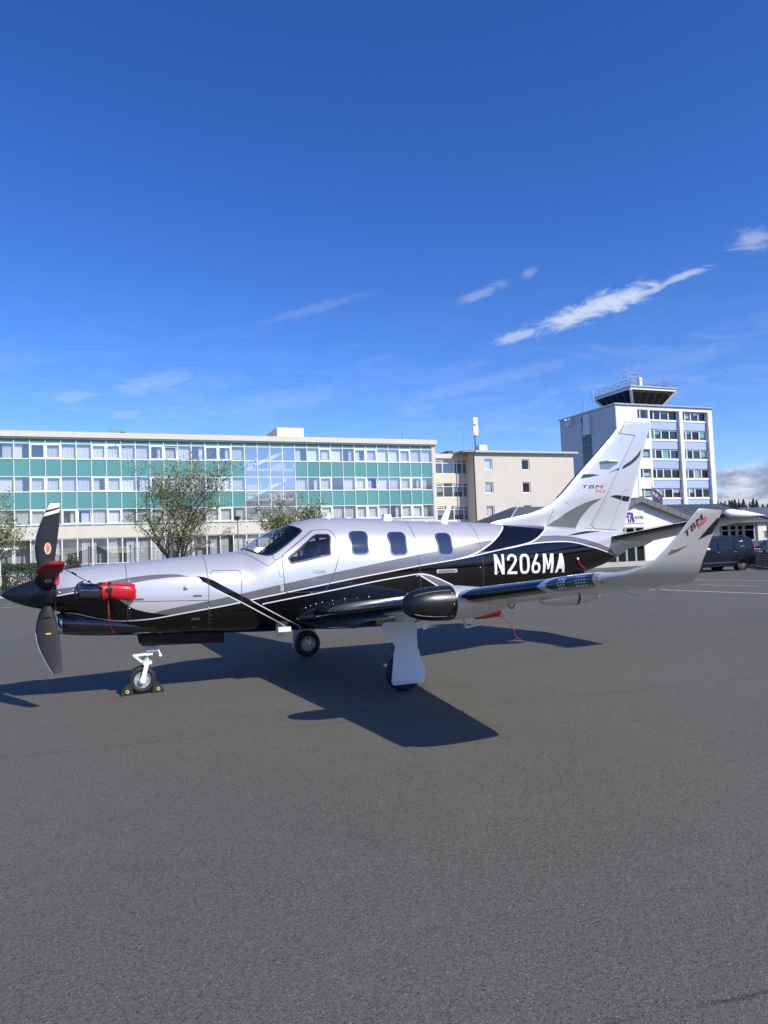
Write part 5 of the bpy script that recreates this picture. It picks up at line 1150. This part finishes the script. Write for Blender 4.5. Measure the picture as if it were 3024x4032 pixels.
# ---- tail
XL = spline([1.95,2.15,2.33,2.44,2.50,2.9,3.81,3.92,3.955], [5.2,5.5,6.42,6.70,6.81,7.275,8.315,8.42,8.56]); XT = lambda z: 8.33+(z-1.96)*.406-.0 if z > 1.97 else 8.33
def fsurf(x, z):
    le = XL(z); te = XT(z); c = te-le; u = min(1, max(0, (x-le)/c)); t = .075 if z > 2.5 else .075*(1.6/max(c, 1.6))
    return max(.002, 5*t*min(c, 1.5)*(.2969*math.sqrt(u)-.126*u-.3516*u*u+.2843*u**3-.1036*u**4))
fz = [1.93,2.0,2.06,2.12,2.18,2.24,2.30,2.36,2.42,2.47,2.52,2.6,2.7,2.85,3.0,3.2,3.4,3.6,3.75,3.83,3.88,3.92,3.945,3.953]
fm_ = MB(); rg = []
for z in fz:
    le, te = XL(z), XT(z); us = [(1-math.cos(math.pi*i/28))/2 for i in range(29)]; k = 1 if z < 3.93 else (.75 if z < 3.95 else .3)
    rg.append([(le+u*(te-le), fsurf(le+u*(te-le), z)*k, z) for u in us[::-1]]+[(le+u*(te-le), -fsurf(le+u*(te-le), z)*k, z) for u in us[1:-1]])
fm_.loft(rg); fin = pbuild(fm_, 'fin', silver, smooth=True, autos=60)
def onfin(name, polys, mat, off=.003, parent=None, step=.08):
    for sd in (1, -1): decal(name, polys, mat, fin if parent is None else parent, off, sd, fsurf, step)
def finstrip(name, pts, w, mat, off=.004):
    for sd in (1, -1): s_ = MB(); strip(s_, pts, w, off, sd, surf=fsurf); pbuild(s_, name, mat, fin, True, recalc=False)
bt = MB(); rows = []
for k in range(31):
    z = 2.56+(3.735-2.56)*k/30; rows.append([(XL(z)+.17*(q/8)**2+(-.004 if abs(q) < 4 else 0), math.copysign(fsurf(XL(z)+.17*(q/8)**2, z)+.004, q) if q else 0, z-.10*(q/8)**2) for q in range(-8, 9)])
bt.loft(rows, closed=False); pbuild(bt, 'fin_boot', pmat('polished_boot', (.30, .29, .28), .14, 1.0), fin, True)
hinge = [(7.62,2.065),(7.9,2.47),(8.3,3.045),(8.754,3.701)]
finstrip('rudder_hinge_fairing', hinge, .05, pmat('silver_light', (.72, .73, .75), .25, .6, .5, .7), .010); finstrip('rudder_gap', [(x+.03, z) for x, z in hinge], .010, seam_m, .006)
finstrip('rudder_gap', [(8.754,3.701),(8.36,3.725)], .012, seam_m); finstrip('rudder_gap', [(8.36,3.725),(8.48,3.90),(8.53,3.945)], .010, seam_m); finstrip('panel_seam', [(8.25,3.75),(8.30,3.76),(8.36,3.725)], .006, seam_m)
finstrip('rudder_gap', [(7.62,2.065),(7.69,2.01),(8.2,1.975)], .010, seam_m); finstrip('trim_tab_edge', [(8.05,2.0),(8.405,2.70),(8.52,2.69)], .012, pmat('silver_light', (.72, .73, .75), .25, .6, .5, .7))
finstrip('dorsal_seam', [(5.45,2.135),(6.0,2.11),(6.62,2.072),(7.3,2.026),(7.62,2.01)], .008, seam_m); finstrip('panel_seam', [(6.66,2.09),(6.72,2.24),(6.80,2.36)], .006, seam_m)
onfin('fin_stripe', [[(7.475,2.972),(7.62,2.976),(7.84,2.965),(7.62,2.925),(7.402,2.894)]], pmat('charcoal_paint', (.035, .035, .038), .3, .3, .5, .6))
onfin('fin_stripe', [[(8.004,2.991),(8.20,3.045),(8.417,3.088),(8.60,3.165),(8.72,3.24),(8.825,3.33),(8.868,3.45),(8.76,3.345),(8.62,3.245),(8.40,3.135)]], pmat('charcoal_paint', (.035, .035, .038), .3, .3, .5, .6))
onfin('fin_stripe', [[(8.057,2.581),(8.16,2.603),(8.26,2.603),(8.36,2.592),(8.54,2.577),(8.50,2.487),(8.40,2.492),(8.25,2.53)]], lettblack)
onfin('fin_stripe', [[(6.64,2.078),(6.85,2.19),(7.071,2.305),(7.27,2.393),(7.47,2.469),(7.68,2.522),(7.873,2.548),(7.74,2.488),(7.60,2.41),(7.45,2.28),(7.34,2.16),(7.265,2.035)]], greypaint)
for body, x, z, w, h, mt_ in (('TBM', 7.425, 2.722, .475, .058, lettblack), ('960', 7.715, 2.648, .225, .056, redmark)):
    vs, fs = text2d(body, w, h, shear=.25, spacing=1.1); decal('fin_lettering', None, mt_, fin, .0035, 1, fsurf, .06, tris=([(x+a, z+c) for a, c in vs], fs))
for sd in (1, -1):
    vn = MB(); vn.prism([(7.84,.03),(8.30,.03),(8.12,.20),(7.92,.20)], lambda x, y: (x, sd*y, 3.188+.02*y), lambda x, y: (x, sd*y, 3.204+.02*y)); pbuild(vn, 'fin_antenna', gearwhite, fin)
bn = MB(); bn.tube([(8.99,0,3.86),(9.16,0,3.84)], .004, 5); pbuild(bn, 'static_wick', darkgrey, fin)
rv = MB()
for q in range(14): x = 5.6+1.05*q/13; z = 2.15-.055*(x-5.6); y = fsurf(x, z); rv.lathe([(0, .006), (.003, .004)], (x, y, z), (0, 1, .3), 6)
for q in range(16): z = 2.56+1.12*q/15; x = XL(z)+.185; rv.lathe([(0, .006), (.003, .004)], (x, fsurf(x, z-.10)+.003, z-.10), (0, 1, 0), 6)
pbuild(rv, 'rivets', pmat('rivet_grey', (.30, .30, .31), .4, .5), fin, kind='stuff')
onfus = decal('tail_stripe', [[(6.85,1.900),(7.05,1.905),(7.45,1.940),(7.75,1.962),(7.35,1.968),(7.10,1.940)]], lettblack, fus, .003, 1)
for sd in (1, -1):
    rg = []
    for f in [k/12 for k in range(13)]:
        y = .05+2.44*f; le = 7.89+.26*f; te = 9.02-.20*f; z = 1.835+.285*f; c = te-le; k = 1 if f < .98 else .5
        rg.append([(le+u*c, sd*y, z-.07*u+w*c*k) for u, w in airfoil(20, .10, 0)])
    m_ = MB(); m_.loft(rg); stb = pbuild(m_, 'tailplane', black_gloss if sd == 1 else silver, smooth=True, autos=60)
    m_ = MB(); rows = []
    for f in [k/16 for k in range(17)]:
        f = .07+.89*f; y = .05+2.44*f; le = 7.89+.26*f; te = 9.02-.20*f; z = 1.835+.285*f; c = te-le
        row = []
        for q in range(-8, 9):
            u = .12*(q/8)**2; w = 5*.10*(.2969*math.sqrt(u)-.126*u-.3516*u*u)*(1 if q > 0 else -1); row.append((le+u*c-.004, sd*y, z-.07*u+w*c+math.copysign(.004, q)*abs(q)/8))
        rows.append(row)
    m_.loft(rows, closed=False); pbuild(m_, 'deice_boot', boot, stb, True)
    for yy, x0, r_, ln in ((2.50,8.02,.060,.85), (2.28,8.0,.04,.18)):
        m_ = MB(); m_.lathe([(0,.004),(.02,r_*.55),(.07,r_*.9),(.16,r_),(ln*.45,r_*.9),(ln*.8,r_*.4),(ln,.004)] if ln > .5 else [(0,.004),(.015,r_*.6),(.06,r_),(.12,r_*.7),(ln,.004)], (x0, sd*yy, 1.835+.285*(yy-.05)/2.44+.01), (1, 0, -.06), 20); pbuild(m_, 'elevator_horn', gearwhite, stb, True)
    m_ = MB(); m_.loft([[(x, sd*(.03+r_*.6*(1+math.cos(t))), z+r_*math.sin(t)*1.1) for t in [6.283*q/20 for q in range(20)]] for x, r_, z in ((7.75,.05,1.82),(8.0,.12,1.79),(8.35,.135,1.78),(8.75,.10,1.79),(9.05,.02,1.80))]); pbuild(m_, 'tail_root_fairing', silver, smooth=True)
    m_ = MB(); m_.prism([(6.6,1.12),(7.3,1.30),(7.45,1.02),(7.1,.99)], lambda x, z: (x, sd*(.10+(1.25-z)*.35), z), lambda x, z: (x, sd*(.115+(1.25-z)*.35), z)); pbuild(m_, 'ventral_strake', black_gloss)
# ---- roof antennas
for pts, th in (([(2.655,2.27),(2.745,2.27),(2.730,2.365),(2.708,2.367)], .02), ([(3.585,2.235),(3.738,2.23),(3.715,2.322),(3.603,2.325)], .09), ([(4.585,2.18),(4.72,2.175),(4.812,2.432),(4.735,2.446)], .022)):
    a_ = MB(); a_.prism(pts, lambda x, z: (x, -th/2, z), lambda x, z: (x, th/2, z)); pbuild(a_, 'roof_antenna', gearwhite)
a_ = MB(); a_.lathe([(0,.06),(.012,.055),(.02,.02),(.021,.001)], (3.01,0,2.268), (0,0,1), 20); pbuild(a_, 'gps_antenna', gearwhite, smooth=True)
a_ = MB(); a_.lathe([(0,.045),(.010,.04),(.016,.001)], (4.33,0,2.198), (0,0,1), 20); pbuild(a_, 'gps_antenna', gearwhite, smooth=True)
a_ = MB(); a_.tube([(5.95,0,2.24),(6.10,0,2.42)], .006, 6); pbuild(a_, 'whip_antenna', gearwhite)
a_ = MB(); a_.loft([[(x, .28+.012*s1, zz+.012*s2) for s1, s2 in ((-1,-1),(1,-1),(1,1),(-1,1))] for x, zz in ((4.05,section(4.05)[0]-.085),(5.10,section(5.1)[0]-.105))]); pbuild(a_, 'roof_strake', gearwhite)

# ---- landing gear
def wheel(x, y, r_, w, sd, name='wheel'):
    t_ = MB(); prof = [(-w*.08,r_*.50),(-w*.42,r_*.58),(-w*.5,r_*.72),(-w*.48,r_*.86),(-w*.36,r_*.965),(-w*.15,r_),(w*.15,r_),(w*.36,r_*.965),(w*.48,r_*.86),(w*.5,r_*.72),(w*.42,r_*.58),(w*.08,r_*.50)]
    t_.lathe(prof, (x, y, r_), (0,1,0), 44); wo_ = pbuild(t_, name, rubber, smooth=True, autos=70)
    h_ = MB()
    for s_ in (-1, 1): h_.lathe([(w*.30,r_*.08),(w*.30,r_*.30),(w*.20,r_*.40),(w*.30,r_*.50),(w*.44,r_*.56),(w*.40,r_*.60),(w*.1,r_*.60)], (x, y, r_), (0,s_,0), 32)
    hb = pbuild(h_, 'rim', pmat('rim_grey', (.50, .51, .52), .35, .35), wo_, True, autos=40)
    h_ = MB()
    for s_ in (-1, 1):
        for k in range(6): a = 6.283*k/6; p0 = Vector((x, y+s_*w*.27, r_)); q0 = Vector((math.cos(a), 0, math.sin(a))); h_.bar(p0+q0*r_*.2, p0+q0*r_*.44, r_*.10, .012, up=(0,1,0))
        h_.lathe([(0,r_*.14),(.03,r_*.12),(.032,.002)], (x, y+s_*w*.28, r_), (0,s_,0), 16)
    pbuild(h_, 'hub', pmat('hub_light', (.62, .62, .61), .35, .5), wo_); return wo_
NR_ = .183; wheel(0, 0, NR_, .135, 1)
ng = MB(); 
for sy in (-1, 1): ng.bar((0, sy*.095, NR_), (.058, sy*.085, .40), .055, .028, up=(0,1,0)); ng.lathe([(0,.042),(.02,.042),(.026,.028)], (0, sy*.095, NR_), (0,sy,0), 20)
ng.box(.01,.12,-.10,.10,.385,.425); pbuild(ng, 'nose_fork', gearwhite)
a_ = MB(); a_.tube([(.055,0,.40),(.105,0,.56)], .028, 16); pbuild(a_, 'nose_strut_piston', chrome, smooth=True)
a_ = MB(); a_.tube([(.092,0,.50),(.15,0,.70)], .045, 16); a_.box(.02,.14,-.045,.045,.495,.53); pbuild(a_, 'nose_strut', gearwhite)
for p0, p1 in (((.06,.035,.515),(-.09,.035,.505)), ((.06,-.035,.515),(-.09,-.035,.505)), ((-.09,.03,.50),(.02,.03,.40)), ((-.09,-.03,.50),(.02,-.03,.40))):
    a_ = MB(); a_.bar(p0, p1, .032, .03); a_.lathe([(-.015,.02),(.015,.02)], p1, (0,1,0), 12); pbuild(a_, 'torque_link', gearwhite)
a_ = MB(); a_.box(.06,.20,-.07,.07,.545,.66); pbuild(a_, 'steering_block', pmat('block_grey', (.45, .47, .48), .4, .3))
a_ = MB(); a_.bar((.19,.06,.62), (.235,.06,.49), .03, .02); a_.lathe([(-.02,.02),(.02,.02)], (.235,.06,.49), (0,1,0), 12); pbuild(a_, 'towing_lug', gearwhite)
for sd in (1, -1):
    a_ = MB(); a_.prism([(-.04,.775),(-.01,.635),(1.07,.592),(1.07,.745)], lambda x, z: (x, sd*(.135-(.78-z)*.02), z), lambda x, z: (x, sd*(.15-(.78-z)*.02), z)); pbuild(a_, 'nose_gear_door', pmat('door_black', (.004, .004, .005), .35, 0, .3))
    MR = .224; yw = 1.90
    wheel(2.93, sd*yw, MR, .165, sd)
    a_ = MB(); a_.tube([(2.88, sd*1.98, .98), (2.86, sd*1.985, .60), (2.82, sd*1.985, .42)], [.055,.05,.045], 14); a_.bar((2.80, sd*1.985, .42), (2.93, sd*1.985, MR), .07, .05, up=(0,1,0)); a_.tube([(2.93, sd*1.86, MR), (2.93, sd*2.02, MR)], .03, 12); pbuild(a_, 'main_strut', gearwhite, smooth=True, autos=40)
    a_ = MB(); a_.tube([(2.70, sd*1.97, .56), (2.66, sd*1.97, .52), (2.70, sd*1.97, .48), (2.80, sd*1.97, .46)], .012, 6); a_.bar((2.86, sd*1.97, .60), (2.72, sd*1.97, .50), .025); a_.bar((2.72, sd*1.97, .50), (2.84, sd*1.97, .40), .025); pbuild(a_, 'scissor_link', midgrey)
    px2 = lambda X_, Y_: (1450+X_*.18083, 2420+Y_*.18083)
    def on_y(px, py, yy):
        d = ray(px, py); Rm = Matrix.Rotation(-PL_ROT, 3, 'Z'); o_ = Rm @ (CAMP-PL_LOC); dd = Rm @ d; t = (-yy-o_.y)/dd.y; q = o_+dd*t; return (q.x, q.z)
    YD = 2.075
    inner = [on_y(*px2(*p), YD) for p in ((270,300),(300,205),(370,165),(960,150),(1030,220),(1045,310),(1072,740),(1110,780),(1112,1455),(535,1480),(560,900),(592,700),(440,490),(310,350))]
    outer = [on_y(*px2(*p), YD-.03) for p in ((1072,735),(1105,775),(1140,920),(1200,1040),(1240,1180),(1250,1270),(1238,1400),(1212,1478),(575,1553),(530,1490),(560,1000),(700,800))]
    for nm, pl_, y0, y1 in (('main_gear_door', inner, YD-.012, YD), ('wheel_cover', outer, YD-.045, YD-.03)):
        a_ = MB(); a_.prism(pl_, lambda x, z: (x, sd*(y0+(.5-z)*-.06), z), lambda x, z: (x, sd*(y1+(.5-z)*-.06), z)); pbuild(a_, nm, gearwhite)
    a_ = MB(); a_.prism([(3.12,.86),(3.42,.88),(3.36,.72),(3.16,.70)], lambda x, z: (x, sd*(1.42-(.9-z)*.5), z), lambda x, z: (x, sd*(1.435-(.9-z)*.5), z)); pbuild(a_, 'inner_gear_door', gearwhite)
    a_ = MB(); a_.bar((3.25,sd*2.9,1.03), (3.29,sd*2.9,.83), .055, .014); a_.tube([(3.28,sd*2.9,.835),(3.50,sd*2.9,.862)], .012, 8); pbuild(a_, 'pitot_mast', gearwhite)

# ================================================================== things on and by the aircraft
cv_ = MB(); rg = []
for x, ry, rz_, y, z in ((-.545,.07,.08,.495,1.40),(-.54,.098,.105,.496,1.395),(-.49,.100,.108,.50,1.39),(-.42,.088,.094,.50,1.386),(-.34,.098,.106,.50,1.380),(-.25,.100,.104,.50,1.372),(-.17,.088,.106,.50,1.366),(-.12,.070,.096,.50,1.362),(-.105,.04,.07,.50,1.360)):
    rg.append([(x+.006*math.sin(5*t), y+ry*(1+.05*math.sin(4*t+x*31))*math.copysign(abs(math.cos(t))**.75, math.cos(t)), z+rz_*(1+.06*math.sin(3*t+x*43))*math.copysign(abs(math.sin(t))**.75, math.sin(t))+.006*math.sin(3*t+x*20)) for t in [6.28318*q/28 for q in range(28)]])
cv_.loft(rg); cov = ptop(cv_, 'exhaust_cover', red, True, autos=60, label='red vinyl cover with black strap over the left exhaust pipe', category='cover')
def sub(mb, name, mat, par, smooth=False, **kw):
    """a part of a ptop() thing, given in aircraft coordinates"""
    Rm = Matrix.Rotation(-PL_ROT, 3, 'Z'); o_ = Rm @ (par.location-PL_LOC); mb.v = [(x-o_.x, y+o_.y, z-o_.z) for x, y, z in mb.v]; return mb.build(name, mat, par, smooth, flip=True, **kw)
for xk, mt_ in ((-.535, black_matt), (-.43, black_matt)):
    s_ = MB(); s_.loft([[(xk+d_, .50+.108*math.copysign(abs(math.cos(t))**.75, math.cos(t)), 1.39+.114*math.copysign(abs(math.sin(t))**.75, math.sin(t))) for t in [6.28318*q/28 for q in range(28)]] for d_ in (0, .03)], cap=False); sub(s_, 'strap', mt_, cov)
s_ = MB(); s_.box(-.46,-.39,.60,.625,1.40,1.43); sub(s_, 'buckle', black_matt, cov)
def ribbon(pts, w, axis=(1, 0, 0)):
    m_ = MB(); a = Vector(axis)*(w/2)
    for p, q in zip(pts[:-1], pts[1:]): p, q = Vector(p), Vector(q); m_.quad(tuple(p-a), tuple(p+a), tuple(q+a), tuple(q-a))
    m_.loft([[Vector(p)-a+Vector((0,.004,0)), Vector(p)+a+Vector((0,.004,0))] for p in pts], closed=False); return m_
rb = ribbon([(-.43,.52,1.29),(-.435,.515,1.20),(-.43,.52,1.10),(-.43,.50,1.02),(-.41,.45,.95),(-.39,.42,.90),(-.37,.41,.86)], .014); sub(rb, 'warning_streamer', darkred, cov, recalc=False)
# propeller restraint: boot over the near blade and cord to the exhaust cover
bf = bframe(R(18)); m_ = MB(); rg = []
for r_, xf, xb, th in ((.86,-1.25,-.955,.07),(.95,-1.235,-.945,.075),(1.08,-1.18,-.935,.07),(1.19,-1.13,-.935,.05)):
    rg.append([((xf+xb)/2+(xb-xf)/2*math.cos(t), *bf(r_, th/2*math.sin(t)+.01)) for t in [6.28318*q/24 for q in range(24)]])
m_.loft(rg); rest = ptop(m_, 'propeller_restraint', darkred, True, label='dark red propeller restraint sling wrapped round the near blade', category='restraint')
cd = MB(); p0 = Vector((-.945, *bf(1.0, .0))); p1 = Vector((-.50, .60, 1.43)); cd.tube([p0.lerp(p1, q/10)+Vector((0, 0, -.012*math.sin(math.pi*q/10))) for q in range(11)], .005, 6); cd.tube([p0.lerp(p1, .20), p0.lerp(p1, .30)], .011, 6); cd.tube([p0.lerp(p1, .62), p0.lerp(p1, .66)], .011, 6); sub(cd, 'cord', black_matt, rest)
pg = MB(); pg.loft([[(x, .0+.26*k*math.cos(t), 1.39+.245*k*math.sin(t)+.01) for t in [R(20)+R(140)*q/16 for q in range(17)]]+[] for x, k in ((-1.03,1.02),(-1.03,1.14),(-.985,1.14),(-.985,1.02))], closed=False); ptop(pg, 'intake_plug', red, label='bright red plug on the cowling lip behind the propeller', category='intake plug')
# pitot cover with streamer, under the left wing
pc = MB(); PX_, PYc, PZc = 3.56, 2.9, .945
pc.loft([[(PX_+h, PYc+.03*math.copysign(abs(math.cos(t))**.8, math.cos(t)), PZc+dz+.85*hh*math.copysign(abs(math.sin(t))**.8, math.sin(t))) for t in [6.28318*q/16 for q in range(16)]] for h, hh, dz in ((-.16,.012,.0),(-.14,.03,.0),(-.02,.034,.0),(.05,.045,.015),(.10,.065,.035),(.20,.068,.035),(.21,.05,.035))])
pco = ptop(pc, 'pitot_cover', red, True, autos=50, label='red cover with long streamer hanging below the left wing', category='cover')
sub(ribbon([(PX_+.20,PYc,PZc),(PX_+.27,PYc,PZc-.05),(PX_+.32,PYc+.01,PZc-.10),(PX_+.38,PYc,PZc-.18),(PX_+.41,PYc,PZc-.27),(PX_+.47,PYc,PZc-.31),(PX_+.53,PYc,PZc-.34)], .010, (.8,0,.6)), 'warning_streamer', darkred, pco, recalc=False)
rg_ = MB(); rg_.tube([(PX_+.215+.03*math.cos(a), PYc, PZc-.01+.045*math.sin(a)) for a in [6.283*q/16 for q in range(17)]], .0035, 5); sub(rg_, 'ring', darkgrey, pco)
# static port plug on the tail
x, z = 7.00, 1.505; p = Vector(skin(x, z, 0)); sp2 = MB(); sp2.lathe([(0,.022),(.03,.022),(.035,.012)], p, Vector((0,1,0)), 12); spp = ptop(sp2, 'static_port_plug', gearwhite, True, label='small white plug with red ribbon on the black tail', category='plug')
sub(ribbon([(7.01,ysurf(7.01,1.49)+.03,1.49),(7.03,ysurf(7.03,1.44)+.03,1.44),(7.09,ysurf(7.09,1.40)+.025,1.40),(7.17,ysurf(7.17,1.36)+.03,1.36),(7.24,ysurf(7.24,1.325)+.03,1.325)], .018, (.6,0,.8)), 'warning_streamer', red, spp, recalc=False)
# wheel chocks
chm = pmat('chock_rubber', (.018, .018, .019), .75, noise=(20, .3)); rope = pmat('yellow_rope', (.62, .42, .14), .8)
for sg, lab in ((-1, 'black rubber wheel chock with yellow rope ahead of the nose wheel'), (1, 'black rubber wheel chock with yellow rope behind the nose wheel')):
    m_ = MB(); x0 = sg*.195
    m_.prism(rounded([(x0-.078, .0), (x0+.078, .0), (x0+.072, .04), (x0-sg*.03+.022, .150), (x0-sg*.03-.022, .150), (x0-.072, .04)], .018, 3), lambda x, z: (x, -.07, z), lambda x, z: (x, .08, z))
    o_ = ptop(m_, 'wheel_chock', chm, label=lab, category='wheel chock', group='chocks at the nose wheel')
    h_ = MB(); h_.lathe([(0,.026),(.004,.026),(.004,.001)], (x0, .078, .052), (0,1,0), 20); sub(h_, 'rope_hole', pmat('hole_black', (.003, .003, .003), .9), o_)
    kn = MB(); kn.tube([(x0+.016*math.cos(a*1.5)*(1+.3*math.sin(a)), 0.088+.008*math.sin(a*2), .052+.018*math.sin(a*1.5)) for a in [6.283*q/20*1.4 for q in range(21)]], .008, 6); sub(kn, 'rope_knot', rope, o_)
